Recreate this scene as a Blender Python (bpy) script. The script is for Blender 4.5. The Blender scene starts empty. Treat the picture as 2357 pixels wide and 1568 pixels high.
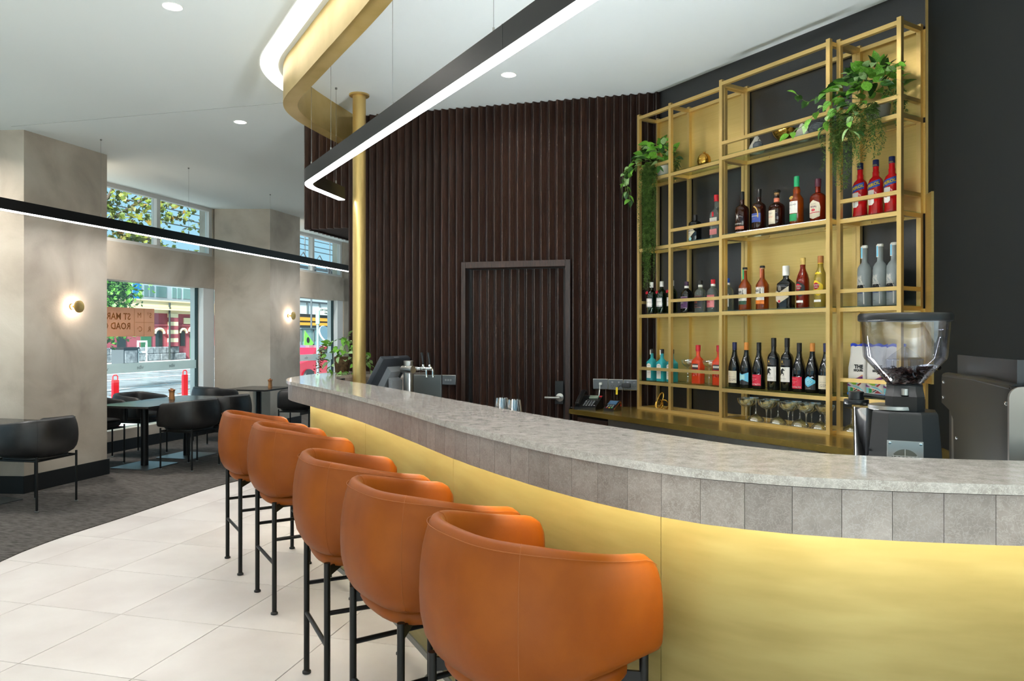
import bpy, bmesh, math, random
from mathutils import Vector, Matrix

random.seed(7)
SC = bpy.context.scene
COL = SC.collection
R = math.radians

# ------------------------------------------------------------------ camera
cam_data = bpy.data.cameras.new('camera')
cam = bpy.data.objects.new('camera', cam_data)
COL.objects.link(cam)
cam.location = (0, 0, 1.5)
cam.rotation_euler = (R(90), 0, 0)
cam_data.sensor_width = 36.0
cam_data.lens = 36.0 * 1710.0 / 2357.0
cam_data.shift_y = -13.0 / 2357.0
cam_data.clip_start = 0.05
cam_data.clip_end = 500
SC.camera = cam

# ------------------------------------------------------------------ sky
world = bpy.data.worlds.new('sky')
SC.world = world
world.use_nodes = True
wn = world.node_tree.nodes
bg = wn['Background']
bg.inputs[0].default_value = (0.42, 0.74, 0.95, 1)
bg.inputs[1].default_value = 0.66

# ------------------------------------------------------------------ sun
sun_data = bpy.data.lights.new('sun', 'SUN')
sun_data.energy = 14.0
sun_data.angle = R(6)
sun_data.color = (0.96, 1.0, 1.0)
sun = bpy.data.objects.new('sun', sun_data)
COL.objects.link(sun)
_sd = Vector((0.2487 * 0.97 - 0.9686 * 0.24, 0.9686 * 0.97 + 0.2487 * 0.24, 0)) * math.cos(R(34)) + Vector((0, 0, -math.sin(R(34))))  # sun added, aimed through the rear glazing so floor bounce brightens the ceiling
sun.rotation_euler = _sd.to_track_quat('-Z', 'Y').to_euler()

SC.view_settings.view_transform = 'Standard'
SC.view_settings.look = 'None'
SC.view_settings.gamma = 1.0
SC.view_settings.use_curve_mapping = False
SC.view_settings.exposure = 0.8
SC.cycles.use_denoising = True
SC.cycles.max_bounces = 10
SC.cycles.transparent_max_bounces = 16
SC.cycles.sample_clamp_indirect = 6.0

DOWNLIGHT_W = 4.0
LED_STRENGTH = 20.0
COVE_STRENGTH = 2.0
BAR_LED_STRENGTH = 50.0
UPLIGHT_STRENGTH = 66.0

# ------------------------------------------------------------------ frames
CEIL = 3.43
U = (0.2487, 0.9686)      # along the window wall, away from the camera
V = (0.9686, -0.2487)     # from the window wall into the room
U_ANG = math.atan2(V[1], V[0])


def uv(u, v, z=0.0):
    return (u * U[0] + v * V[0], u * U[1] + v * V[1], z)


def uv2(u, v):
    return (u * U[0] + v * V[0], u * U[1] + v * V[1])


SO = (1.393, 4.999)       # back bar shelf: foot of the middle unit
SA = (0.5246, -0.8514)
SB = (0.8514, 0.5246)
S_ANG = math.atan2(SA[1], SA[0])


def sh(s, t, z=0.0):
    return (SO[0] + SA[0] * s + SB[0] * t, SO[1] + SA[1] * s + SB[1] * t, z)


WO = (-1.2886, 6.548)     # timber wall origin, q runs along the wall


def wl(q, n, z=0.0):       # n: distance in front of the wall
    return (WO[0] + V[0] * q - U[0] * n, WO[1] + V[1] * q - U[1] * n, z)


# ------------------------------------------------------------------ materials
def lin(c):
    if isinstance(c, str):
        c = c.lstrip('#')
        c = [int(c[i:i + 2], 16) / 255.0 for i in (0, 2, 4)]
        c = [x / 12.92 if x <= 0.04045 else ((x + 0.055) / 1.055) ** 2.4 for x in c]
    return (c[0], c[1], c[2], 1.0)


MATS = {}


def new_mat(name):
    m = bpy.data.materials.new(name)
    m.use_nodes = True
    nt = m.node_tree
    return m, nt, nt.nodes['Principled BSDF']


def mat(name, col, rough=0.5, metal=0.0, spec=0.5, trans=0.0, ior=1.45, coat=0.0, emit=None, estr=0.0, alpha=1.0):
    if name in MATS:
        return MATS[name]
    m, nt, b = new_mat(name)
    b.inputs['Base Color'].default_value = lin(col)
    b.inputs['Roughness'].default_value = rough
    b.inputs['Metallic'].default_value = metal
    b.inputs['Specular IOR Level'].default_value = spec
    b.inputs['Transmission Weight'].default_value = trans
    b.inputs['IOR'].default_value = ior
    b.inputs['Coat Weight'].default_value = coat
    if emit is not None:
        b.inputs['Emission Color'].default_value = lin(emit)
        b.inputs['Emission Strength'].default_value = estr
    MATS[name] = m
    return m


def noisy(name, cols, scale=5.0, stretch=(1, 1, 1), rough=0.6, metal=0.0, detail=6.0, dist=0.0, bump=0.0, bscale=None,
          rand=0.0, spec=0.5, contrast=(0.35, 0.65), coat=0.0, rough2=None):
    """Principled surface with a colour ramp on stretched noise, fine relief and per-piece variation."""
    if name in MATS:
        return MATS[name]
    m, nt, b = new_mat(name)
    N = nt.nodes
    L = nt.links
    tc = N.new('ShaderNodeTexCoord')
    mp = N.new('ShaderNodeMapping')
    mp.inputs['Scale'].default_value = stretch
    L.new(tc.outputs['Object'], mp.inputs['Vector'])
    vec = mp.outputs['Vector']
    oi = None
    if rand > 0:
        oi = N.new('ShaderNodeObjectInfo')
        ml = N.new('ShaderNodeMath')
        ml.operation = 'MULTIPLY'
        ml.inputs[1].default_value = 37.0
        L.new(oi.outputs['Random'], ml.inputs[0])
        va = N.new('ShaderNodeVectorMath')
        va.operation = 'ADD'
        L.new(vec, va.inputs[0])
        L.new(ml.outputs[0], va.inputs[1])
        vec = va.outputs[0]
    nz = N.new('ShaderNodeTexNoise')
    nz.inputs['Scale'].default_value = scale
    nz.inputs['Detail'].default_value = detail
    nz.inputs['Distortion'].default_value = dist
    L.new(vec, nz.inputs['Vector'])
    rp = N.new('ShaderNodeValToRGB')
    e = rp.color_ramp.elements
    n = len(cols)
    while len(e) < n:
        e.new(0.5)
    for i, c in enumerate(cols):
        e[i].position = contrast[0] + (contrast[1] - contrast[0]) * i / max(1, n - 1)
        e[i].color = lin(c)
    L.new(nz.outputs['Fac'], rp.inputs['Fac'])
    out = rp.outputs['Color']
    if rand > 0:
        hs = N.new('ShaderNodeHueSaturation')
        mr = N.new('ShaderNodeMapRange')
        mr.inputs['To Min'].default_value = 1.0 - rand
        mr.inputs['To Max'].default_value = 1.0 + rand
        L.new(oi.outputs['Random'], mr.inputs['Value'])
        L.new(mr.outputs[0], hs.inputs['Value'])
        L.new(out, hs.inputs['Color'])
        out = hs.outputs['Color']
    L.new(out, b.inputs['Base Color'])
    b.inputs['Roughness'].default_value = rough
    if rough2 is not None:
        mr2 = N.new('ShaderNodeMapRange')
        mr2.inputs['To Min'].default_value = rough
        mr2.inputs['To Max'].default_value = rough2
        L.new(nz.outputs['Fac'], mr2.inputs['Value'])
        L.new(mr2.outputs[0], b.inputs['Roughness'])
    b.inputs['Metallic'].default_value = metal
    b.inputs['Specular IOR Level'].default_value = spec
    b.inputs['Coat Weight'].default_value = coat
    if bump > 0:
        nb = N.new('ShaderNodeTexNoise')
        nb.inputs['Scale'].default_value = bscale or scale * 4
        nb.inputs['Detail'].default_value = 4
        L.new(vec, nb.inputs['Vector'])
        bp = N.new('ShaderNodeBump')
        bp.inputs['Strength'].default_value = bump
        bp.inputs['Distance'].default_value = 0.01
        L.new(nb.outputs['Fac'], bp.inputs['Height'])
        L.new(bp.outputs[0], b.inputs['Normal'])
    MATS[name] = m
    return m


def emitter(name, col, strength):
    if name in MATS:
        return MATS[name]
    m = bpy.data.materials.new(name)
    m.use_nodes = True
    nt = m.node_tree
    nt.nodes.clear()
    o = nt.nodes.new('ShaderNodeOutputMaterial')
    e = nt.nodes.new('ShaderNodeEmission')
    e.inputs[0].default_value = lin(col)
    e.inputs[1].default_value = strength
    nt.links.new(e.outputs[0], o.inputs[0])
    MATS[name] = m
    return m


def thin_glass(name, tint=(1, 1, 1), gloss=0.08, rough=0.0, milk=0.0, milkcol=(0.8, 0.85, 0.85)):
    """Sheet glass: tinted see-through plus a mirror share that follows the viewing angle."""
    if name in MATS:
        return MATS[name]
    m = bpy.data.materials.new(name)
    m.use_nodes = True
    nt = m.node_tree
    nt.nodes.clear()
    N = nt.nodes
    L = nt.links
    o = N.new('ShaderNodeOutputMaterial')
    tr = N.new('ShaderNodeBsdfTransparent')
    tr.inputs[0].default_value = (*tint, 1)
    base = tr.outputs[0]
    if milk > 0:
        df = N.new('ShaderNodeBsdfDiffuse')
        df.inputs[0].default_value = (*milkcol, 1)
        tl = N.new('ShaderNodeBsdfTranslucent')
        tl.inputs[0].default_value = (*milkcol, 1)
        ad = N.new('ShaderNodeMixShader')
        ad.inputs[0].default_value = 0.5
        L.new(df.outputs[0], ad.inputs[1])
        L.new(tl.outputs[0], ad.inputs[2])
        mm = N.new('ShaderNodeMixShader')
        mm.inputs[0].default_value = milk
        L.new(base, mm.inputs[1])
        L.new(ad.outputs[0], mm.inputs[2])
        base = mm.outputs[0]
    gl = N.new('ShaderNodeBsdfGlossy')
    gl.inputs['Roughness'].default_value = rough
    gl.inputs[0].default_value = (1, 1, 1, 1)
    lw = N.new('ShaderNodeLayerWeight')
    lw.inputs[0].default_value = 0.25
    mr = N.new('ShaderNodeMapRange')
    mr.inputs['To Min'].default_value = gloss
    mr.inputs['To Max'].default_value = min(1.0, gloss + 0.6)
    L.new(lw.outputs['Facing'], mr.inputs['Value'])
    pw = N.new('ShaderNodeMath')
    pw.operation = 'POWER'
    pw.inputs[1].default_value = 2.0
    L.new(mr.outputs[0], pw.inputs[0])
    mx = N.new('ShaderNodeMixShader')
    L.new(pw.outputs[0], mx.inputs[0])
    L.new(base, mx.inputs[1])
    L.new(gl.outputs[0], mx.inputs[2])
    L.new(mx.outputs[0], o.inputs[0])
    MATS[name] = m
    return m


def marble(name, c1, c2, vein, scale=1.0, rough=0.25):
    if name in MATS:
        return MATS[name]
    m, nt, b = new_mat(name)
    N = nt.nodes
    L = nt.links
    tc = N.new('ShaderNodeTexCoord')
    oi = N.new('ShaderNodeObjectInfo')
    ml = N.new('ShaderNodeMath')
    ml.operation = 'MULTIPLY'
    ml.inputs[1].default_value = 11.0
    L.new(oi.outputs['Random'], ml.inputs[0])
    va = N.new('ShaderNodeVectorMath')
    va.operation = 'ADD'
    L.new(tc.outputs['Object'], va.inputs[0])
    L.new(ml.outputs[0], va.inputs[1])
    n1 = N.new('ShaderNodeTexNoise')
    n1.inputs['Scale'].default_value = 9 * scale
    n1.inputs['Detail'].default_value = 8
    n1.inputs['Roughness'].default_value = 0.65
    L.new(va.outputs[0], n1.inputs['Vector'])
    r1 = N.new('ShaderNodeValToRGB')
    r1.color_ramp.elements[0].position = 0.33
    r1.color_ramp.elements[0].color = lin(c1)
    r1.color_ramp.elements[1].position = 0.66
    r1.color_ramp.elements[1].color = lin(c2)
    L.new(n1.outputs['Fac'], r1.inputs['Fac'])
    # distorted cell edges read as fine veins
    n2 = N.new('ShaderNodeTexNoise')
    n2.inputs['Scale'].default_value = 14 * scale
    n2.inputs['Detail'].default_value = 3
    L.new(va.outputs[0], n2.inputs['Vector'])
    mixv = N.new('ShaderNodeVectorMath')
    mixv.operation = 'MULTIPLY_ADD'
    mixv.inputs[1].default_value = (0.09, 0.09, 0.09)
    L.new(n2.outputs['Color'], mixv.inputs[0])
    L.new(va.outputs[0], mixv.inputs[2])
    vo = N.new('ShaderNodeTexVoronoi')
    vo.feature = 'DISTANCE_TO_EDGE'
    vo.inputs['Scale'].default_value = 26 * scale
    L.new(mixv.outputs[0], vo.inputs['Vector'])
    r2 = N.new('ShaderNodeValToRGB')
    r2.color_ramp.elements[0].position = 0.0
    r2.color_ramp.elements[0].color = (1, 1, 1, 1)
    r2.color_ramp.elements[1].position = 0.09
    r2.color_ramp.elements[1].color = (0, 0, 0, 1)
    L.new(vo.outputs['Distance'], r2.inputs['Fac'])
    fm = N.new('ShaderNodeMath')
    fm.operation = 'MULTIPLY'
    fm.inputs[1].default_value = 0.5
    L.new(r2.outputs[0], fm.inputs[0])
    mx = N.new('ShaderNodeMix')
    mx.data_type = 'RGBA'
    mx.inputs['B'].default_value = lin(vein)
    L.new(fm.outputs[0], mx.inputs['Factor'])
    L.new(r1.outputs[0], mx.inputs['A'])
    hs = N.new('ShaderNodeHueSaturation')
    mr = N.new('ShaderNodeMapRange')
    mr.inputs['To Min'].default_value = 0.88
    mr.inputs['To Max'].default_value = 1.12
    L.new(oi.outputs['Random'], mr.inputs['Value'])
    L.new(mr.outputs[0], hs.inputs['Value'])
    L.new(mx.outputs['Result'], hs.inputs['Color'])
    L.new(hs.outputs[0], b.inputs['Base Color'])
    b.inputs['Roughness'].default_value = rough
    MATS[name] = m
    return m


def M(k):
    return MATS[k]


noisy('plaster', ['#A3978A', '#BBB0A1', '#CAC0B2'], scale=1.6, detail=10, rough=0.75, bump=0.12, bscale=60, dist=0.6, contrast=(0.3, 0.7), spec=0.2)
mat('ceiling_white', '#EDF4F3', 0.9, spec=0.1)
mat('reveal_white', '#E2E4E2', 0.7)
noisy('carpet', ['#45423F', '#5C5855', '#6E6965'], scale=60, stretch=(0.25, 2.2, 1), rough=0.95, bump=0.6, bscale=320, spec=0.05, detail=8)
noisy('tile', ['#CCC3BF', '#D3CBC7', '#D9D2CE'], scale=2.2, rough=0.42, rand=0.035, bump=0.02, bscale=150, detail=9, spec=0.4)
mat('grout', '#7D746C', 0.9)
noisy('timber', ['#120A07', '#27170F', '#3D251B', '#5A3828'], scale=10, stretch=(16, 16, 0.7), rough=0.42, rand=0.28, detail=8, dist=1.4, bump=0.25, bscale=22, contrast=(0.25, 0.8), spec=0.5)
noisy('timber_dark', ['#0E0807', '#1B110D'], scale=10, stretch=(16, 16, 0.7), rough=0.6, rand=0.1)
noisy('brass', ['#D2B36F', '#D5B674'], scale=60, stretch=(6, 6, 0.3), rough=0.36, metal=0.7, detail=2)
noisy('brass_panel', ['#CDB067', '#D3B66F'], scale=10, stretch=(0.3, 0.3, 14), rough=0.34, metal=0.6, detail=3)
noisy('brass_counter', ['#A88C44', '#B5994F', '#BFA45B'], scale=3, stretch=(0.6, 14, 1), rough=0.2, metal=0.8, rough2=0.3, detail=4)
noisy('brass_front', ['#807241', '#867847', '#8B7E4D'], scale=3, stretch=(1, 1, 6), rough=0.42, metal=0.4, detail=3)
noisy('brass_ring', ['#C5A965', '#D0B472', '#D7BC7C'], scale=4, rough=0.36, metal=0.55)
marble('stone_top', '#978F88', '#BEB7B0', '#DAD5CF', scale=2.6, rough=0.09)
marble('stone_face', '#7F736C', '#978B84', '#AFA49D', scale=2.4, rough=0.3)
noisy('leather_tan', ['#7A3A02', '#803F04', '#864406'], scale=6, rough=0.5, bump=0.05, bscale=420, spec=0.22)
mat('thread_tan', '#8A4A12', 0.7)
noisy('leather_black', ['#131313', '#1D1C1C', '#272625'], scale=9, rough=0.42, bump=0.06, bscale=420, spec=0.45)
mat('thread_black', '#0A0A0A', 0.7)
mat('black_metal', '#121212', 0.38, 0.3)
mat('black_satin', '#1A1A1B', 0.35)
mat('black_plastic', '#161718', 0.32)
mat('grey_plastic', '#85888B', 0.4)
mat('dark_grey_plastic', '#34383D', 0.38)
mat('charcoal_wall', '#161919', 0.75, spec=0.25)
mat('black_wall', '#1E2124', 0.32, spec=0.5)
mat('steel', '#A5A39E', 0.34, 1.0)
mat('steel_panel', '#8F8983', 0.45, 0.7)
mat('steel_dull', '#8D908F', 0.4, 1.0)
mat('chrome', '#D9D9D9', 0.08, 1.0)
mat('gold_gloss', '#D2A24A', 0.12, 1.0)
mat('laptop_top', '#2B2A29', 0.3, spec=0.5)
mat('white_paint', '#E5E5E0', 0.5)
mat('window_frame', '#C9C8C4', 0.45)
mat('wood_mill', '#B07B48', 0.5)
mat('copper', '#D08455', 0.25, 0.9)
mat('pane_edge', '#2C3B38', 0.3)
thin_glass('glass_pane', (0.93, 0.97, 0.96), 0.05)
thin_glass('glass_shelf', (0.78, 0.88, 0.80), 0.16)
thin_glass('glass_clear', (0.97, 0.98, 0.97), 0.40)
thin_glass('glass_hopper', (0.88, 0.89, 0.93), 0.2)
mat('glass_teal', '#35B5BC', 0.06, trans=0.35)
thin_glass('glass_green', (0.03, 0.26, 0.07), 0.2)
thin_glass('sign_orange', (0.9, 0.6, 0.4), 0.02, milk=0.96, milkcol=(0.86, 0.52, 0.34))
thin_glass('film_band', (0.9, 0.95, 0.93), 0.03, milk=0.78, milkcol=(0.80, 0.86, 0.83))
emitter('led_white', '#FCFDFF', LED_STRENGTH)
emitter('led_cove', '#FFF8EC', COVE_STRENGTH)
emitter('led_warm', '#FFF4D8', BAR_LED_STRENGTH)
emitter('led_up', '#F4FAFF', UPLIGHT_STRENGTH)
emitter('led_sconce', '#FFE9D2', 14.0)
emitter('led_down', '#FFF6EA', 14.0)


# ------------------------------------------------------------------ mesh helpers
class MB:
    def __init__(self):
        self.v = []
        self.f = []

    def add(self, vs, fs):
        o = len(self.v)
        self.v += [tuple(p) for p in vs]
        self.f += [tuple(i + o for i in f) for f in fs]
        return self

    def box(self, x0, x1, y0, y1, z0, z1):
        self.add([(x0, y0, z0), (x1, y0, z0), (x1, y1, z0), (x0, y1, z0), (x0, y0, z1), (x1, y0, z1), (x1, y1, z1), (x0, y1, z1)],
                 [(0, 3, 2, 1), (4, 5, 6, 7), (0, 1, 5, 4), (1, 2, 6, 5), (2, 3, 7, 6), (3, 0, 4, 7)])
        return self

    def hexa(self, p):
        """eight corners, bottom ring then top ring"""
        self.add(p, [(0, 3, 2, 1), (4, 5, 6, 7), (0, 1, 5, 4), (1, 2, 6, 5), (2, 3, 7, 6), (3, 0, 4, 7)])
        return self

    def bbox(self, x0, x1, y0, y1, z0, z1, b=0.003):
        """box with chamfered edges"""
        bm = bmesh.new()
        bmesh.ops.create_cube(bm, size=1.0)
        for vv in bm.verts:
            vv.co.x = x0 if vv.co.x < 0 else x1
            vv.co.y = y0 if vv.co.y < 0 else y1
            vv.co.z = z0 if vv.co.z < 0 else z1
        bmesh.ops.bevel(bm, geom=list(bm.edges), offset=b, segments=2, affect='EDGES', profile=0.5)
        bm.verts.index_update()
        self.add([v.co[:] for v in bm.verts], [[v.index for v in f.verts] for f in bm.faces])
        bm.free()
        return self

    def prism(self, poly, z0, z1):
        n = len(poly)
        vs = [(p[0], p[1], z0) for p in poly] + [(p[0], p[1], z1) for p in poly]
        fs = [tuple(range(n))[::-1], tuple(range(n, 2 * n))]
        fs += [(i, (i + 1) % n, n + (i + 1) % n, n + i) for i in range(n)]
        return self.add(vs, fs)

    def vprism(self, poly, y0, y1):
        """polygon in x,z pushed along y"""
        n = len(poly)
        vs = [(p[0], y0, p[1]) for p in poly] + [(p[0], y1, p[1]) for p in poly]
        fs = [tuple(range(n)), tuple(range(n, 2 * n))[::-1]]
        fs += [(i, n + i, n + (i + 1) % n, (i + 1) % n) for i in range(n)]
        return self.add(vs, fs)

    def loft(self, rings, cap0=True, cap1=True, closed=True):
        n = len(rings[0])
        vs = [p for r in rings for p in r]
        fs = []
        for k in range(len(rings) - 1):
            for i in range(n if closed else n - 1):
                j = (i + 1) % n
                fs.append((k * n + i, k * n + j, (k + 1) * n + j, (k + 1) * n + i))
        if cap0:
            fs.append(tuple(range(n))[::-1])
        if cap1:
            fs.append(tuple(range((len(rings) - 1) * n, len(rings) * n)))
        return self.add(vs, fs)

    def lathe(self, prof, seg=20, c=(0, 0, 0), caps=True, sq=None, sx=1.0, sy=1.0):
        rings = []
        for k, pr in enumerate(prof):
            r, z = pr[0], pr[1]
            n = pr[2] if len(pr) > 2 else (sq or 2.0)
            ring = []
            for i in range(seg):
                a = 2 * math.pi * (i + 0.5) / seg
                ca, sa = math.cos(a), math.sin(a)
                if n != 2.0:
                    q = (abs(ca) ** n + abs(sa) ** n) ** (-1.0 / n)
                else:
                    q = 1.0
                ring.append((c[0] + r * q * ca * sx, c[1] + r * q * sa * sy, c[2] + z))
            rings.append(ring)
        return self.loft(rings, caps, caps)

    def cyl(self, a, b, r, seg=12, r2=None):
        return self.tube([a, b], r, seg, r2=r2)

    def tube(self, path, r, seg=8, closed=False, r2=None, flat=None):
        P = [Vector(p) for p in path]
        n = len(P)
        rings = []
        up0 = None
        for i in range(n):
            if closed:
                t = P[(i + 1) % n] - P[i - 1]
            elif i == 0:
                t = P[1] - P[0]
            elif i == n - 1:
                t = P[-1] - P[-2]
            else:
                t = P[i + 1] - P[i - 1]
            t.normalize()
            if up0 is None:
                up0 = Vector((0, 0, 1)) if abs(t.z) < 0.9 else Vector((0, 1, 0))
            sx = t.cross(up0)
            if sx.length < 1e-6:
                sx = t.cross(Vector((1, 0, 0)))
            sx.normalize()
            up = sx.cross(t)
            up0 = up
            rr = r if r2 is None else r + (r2 - r) * i / (n - 1)
            if callable(r):
                rr = r(i / (n - 1))
            ry = rr * (flat or 1.0)
            rings.append([P[i] + sx * (rr * math.cos(2 * math.pi * k / seg)) + up * (ry * math.sin(2 * math.pi * k / seg)) for k in range(seg)])
        if closed:
            rings.append(rings[0])
            return self.loft(rings, False, False)
        return self.loft(rings)

    def xf(self, m):
        self.v = [tuple(m @ Vector(p)) for p in self.v]
        return self

    def mesh(self, name, mt, smooth=None):
        me = bpy.data.meshes.new(name)
        me.from_pydata(self.v, [], self.f)
        bm = bmesh.new()
        bm.from_mesh(me)
        bmesh.ops.recalc_face_normals(bm, faces=bm.faces)
        bm.to_mesh(me)
        bm.free()
        if mt is not None:
            me.materials.append(MATS[mt] if isinstance(mt, str) else mt)
        if smooth is not None:
            me.polygons.foreach_set('use_smooth', [True] * len(me.polygons))
            me.set_sharp_from_angle(angle=R(smooth))
        me.update()
        return me

    def build(self, name, mt, parent=None, smooth=None):
        o = bpy.data.objects.new(name, self.mesh(name, mt, smooth))
        COL.objects.link(o)
        if parent is not None:
            o.parent = parent
        return o


def inst(name, me, parent=None, loc=(0, 0, 0), rot=(0, 0, 0), scale=(1, 1, 1)):
    o = bpy.data.objects.new(name, me)
    COL.objects.link(o)
    o.location = loc
    o.rotation_euler = rot
    o.scale = scale
    if parent is not None:
        o.parent = parent
    return o


def tag(o, label, cat, group=None):
    o['label'] = label
    o['category'] = cat
    if group:
        o['group'] = group
    return o


def thing(name, label, cat, loc=(0, 0, 0), rz=0.0, group=None):
    o = bpy.data.objects.new(name, None)
    COL.objects.link(o)
    o.empty_display_size = 0.1
    o.location = loc
    o.rotation_euler = (0, 0, rz)
    return tag(o, label, cat, group)


def struct(o):
    o['kind'] = 'structure'
    return o


def copy_tree(o, parent=None):
    c = o.copy()
    COL.objects.link(c)
    c.parent = parent
    for ch in list(o.children):
        copy_tree(ch, c)
    return c


_FONT = None


def text_mb(txt, size, mirror=False, align='CENTER', depth=0.0008, bend=None, bold=0.0, shear=0.0):
    """Lettering as a thin mesh lying in x,z and facing -y; bend wraps it on a cylinder of that radius."""
    cu = bpy.data.curves.new('t', 'FONT')
    cu.body = txt
    cu.size = size
    cu.align_x = align
    cu.align_y = 'CENTER'
    cu.extrude = depth
    cu.offset = bold
    cu.shear = shear
    cu.resolution_u = 2
    ob = bpy.data.objects.new('t', cu)
    COL.objects.link(ob)
    dg = bpy.context.evaluated_depsgraph_get()
    me = bpy.data.meshes.new_from_object(ob.evaluated_get(dg))
    mb = MB()
    vs = []
    for v in me.vertices:
        x, y, z = v.co
        if mirror:
            x = -x
        if bend:
            rr = bend + z
            a = x / bend
            vs.append((rr * math.sin(a), -rr * math.cos(a), y))
        else:
            vs.append((x, -z, y))
    mb.add(vs, [tuple(p.vertices) for p in me.polygons])
    bpy.data.objects.remove(ob)
    bpy.data.curves.remove(cu)
    bpy.data.meshes.remove(me)
    return mb


def catmull(pts, n=8):
    P = [Vector(p) for p in pts]
    out = []
    for i in range(len(P) - 1):
        p0 = P[i - 1] if i > 0 else P[i] * 2 - P[i + 1]
        p1, p2 = P[i], P[i + 1]
        p3 = P[i + 2] if i + 2 < len(P) else P[i + 1] * 2 - P[i]
        for k in range(n):
            t = k / n
            out.append(0.5 * ((2 * p1) + (p2 - p0) * t + (2 * p0 - 5 * p1 + 4 * p2 - p3) * t * t + (3 * p1 - p0 - 3 * p2 + p3) * t ** 3))
    out.append(P[-1])
    return out


def smooth_line(pts, it=4):
    for _ in range(it):
        pts = [pts[0]] + [(pts[i - 1] + pts[i] * 2 + pts[i + 1]) / 4 for i in range(1, len(pts) - 1)] + [pts[-1]]
    return pts


def resample(pts, step):
    out = [pts[0].copy()]
    acc = 0.0
    for i in range(1, len(pts)):
        a, b = pts[i - 1], pts[i]
        L = (b - a).length
        while acc + L >= step:
            t = (step - acc) / L
            a = a.lerp(b, t)
            out.append(a.copy())
            L = (b - a).length
            acc = 0.0
        acc += L
    out.append(pts[-1].copy())
    return out


def offset(pts, d):
    """shift a polyline sideways, positive = to the right of its direction"""
    out = []
    n = len(pts)
    for i in range(n):
        t = (pts[min(i + 1, n - 1)] - pts[max(i - 1, 0)])
        t = Vector((t.x, t.y)).normalized()
        out.append(Vector((pts[i].x + t.y * d, pts[i].y - t.x * d)))
    return out


def wallstrip(mb, line, thick, z0, z1):
    """upright band following a line; thick to the right of its direction"""
    o2 = offset(line, thick)
    rings = [[(a.x, a.y, z0), (b.x, b.y, z0), (b.x, b.y, z1), (a.x, a.y, z1)] for a, b in zip(line, o2)]
    return mb.loft(rings)

# ================================================================== STRUCTURE
# local axes of the room shell: x = v (into the room), y = u (away), z up
def room(mb, name, mt, parent=None, smooth=None):
    o = mb.build(name, mt, parent, smooth)
    if parent is None:
        o.rotation_euler = (0, 0, U_ANG)
    return o


WINV = -7.245
VMAX, UMIN, UMAX = 5.2, -5.0, 16.5

floor = struct(room(MB().box(WINV - 0.2, VMAX, UMIN, UMAX, -0.2, -0.006), 'floor', 'tile'))
room(MB().box(-4.9, 5.1, -4.9, 7.7, -0.0058, -0.004), 'grout_bed', 'grout', floor)
# stone floor tiles, one object each
TS = 0.615
tile_me = MB().bbox(0.002, TS - 0.002, 0.002, TS - 0.002, -0.012, 0.0, 0.001).mesh('tile', 'tile')
T0 = (-2.099 * V[0] + 3.987 * V[1], -2.099 * U[0] + 3.987 * U[1])      # a measured joint crossing (v, u)
for i in range(-5, 12):
    for j in range(-10, 8):
        v0, u0 = T0[0] + i * TS, T0[1] + j * TS
        if v0 + TS < -4.75 or v0 > 4.3 or u0 > 7.0 or u0 < -4.9 or (u0 > 2.5 and v0 > 1.0):
            continue
        inst('tile', tile_me, floor, (v0, u0, 0.0))

# carpet with its curved edge, lying proud of the tiles
edge = [(-3.3, 0.5), (-3.75, 1.7), (-4.2, 2.9), (-4.489, 3.906), (-4.557, 4.191), (-4.596, 4.54), (-4.604, 5.083), (-4.63, 5.7), (-4.65, 6.233), (-4.61, 6.734), (-4.4, 7.6), (-4.0, 8.4), (-3.2, 9.3), (-2.2, 9.9)]
ce = [(p.x, p.y) for p in catmull([Vector((a, b, 0)) for a, b in edge], 6)]
poly = ce + [(-2.2, 14.5), (WINV, 14.5), (WINV, 0.2), (-3.3, 0.2)]
room(MB().prism(poly, -0.002, 0.007), 'carpet', 'carpet', floor)

ceiling = struct(room(MB().box(WINV - 0.2, VMAX, UMIN, UMAX, CEIL, CEIL + 0.2), 'ceiling', 'ceiling_white'))
# fine board joint across the ceiling
mat('joint_grey', '#AEB4B3', 0.9)
room(MB().box(-6.2, -3.3, 5.505, 5.511, CEIL - 0.0015, CEIL), 'joint', 'joint_grey', ceiling)

# ---- window wall
wall_left = struct(room(MB().box(WINV - 0.25, WINV, UMIN, 1.2, 0, CEIL), 'wall_left', 'plaster'))


def lw(mb, name, mt, smooth=None):
    return room(mb, name, mt, wall_left, smooth)


lw(MB().prism([(WINV, 5.42), (WINV, 6.90), (-6.187, 6.635), (-6.187, 5.628)], 0, CEIL), 'pillar', 'plaster')
lw(MB().prism([(WINV, 9.89), (WINV, 11.25), (-6.415, 10.965), (-6.415, 10.098)], 0, CEIL), 'pillar', 'plaster')
lw(MB().prism([(WINV, 1.0), (WINV, 2.4), (-6.2, 2.15), (-6.2, 1.2)], 0, CEIL), 'pillar', 'plaster')
lw(MB().box(WINV - 0.25, WINV, 14.12, UMAX, 0, CEIL), 'pillar', 'plaster')
bays = [(2.4, 5.42), (6.9, 9.89), (11.25, 14.12)]
for a, b in bays:
    lw(MB().box(WINV - 0.25, WINV, a - 0.3, b + 0.3, 2.205, 2.69), 'spandrel', 'plaster')
    lw(MB().box(WINV - 0.25, WINV, a - 0.3, b + 0.3, 0, 0.28), 'sill_wall', 'plaster')
    lw(MB().box(WINV - 0.25, WINV - 0.02, b - 0.235, b + 0.02, 0.28, 2.205), 'reveal', 'reveal_white')
    lw(MB().box(WINV - 0.25, WINV - 0.02, a - 0.02, a + 0.1, 0.28, 2.205), 'reveal', 'reveal_white')
    lw(MB().box(WINV - 0.25, WINV - 0.02, b - 0.02, b + 0.3, 2.69, CEIL), 'reveal', 'plaster')

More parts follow.
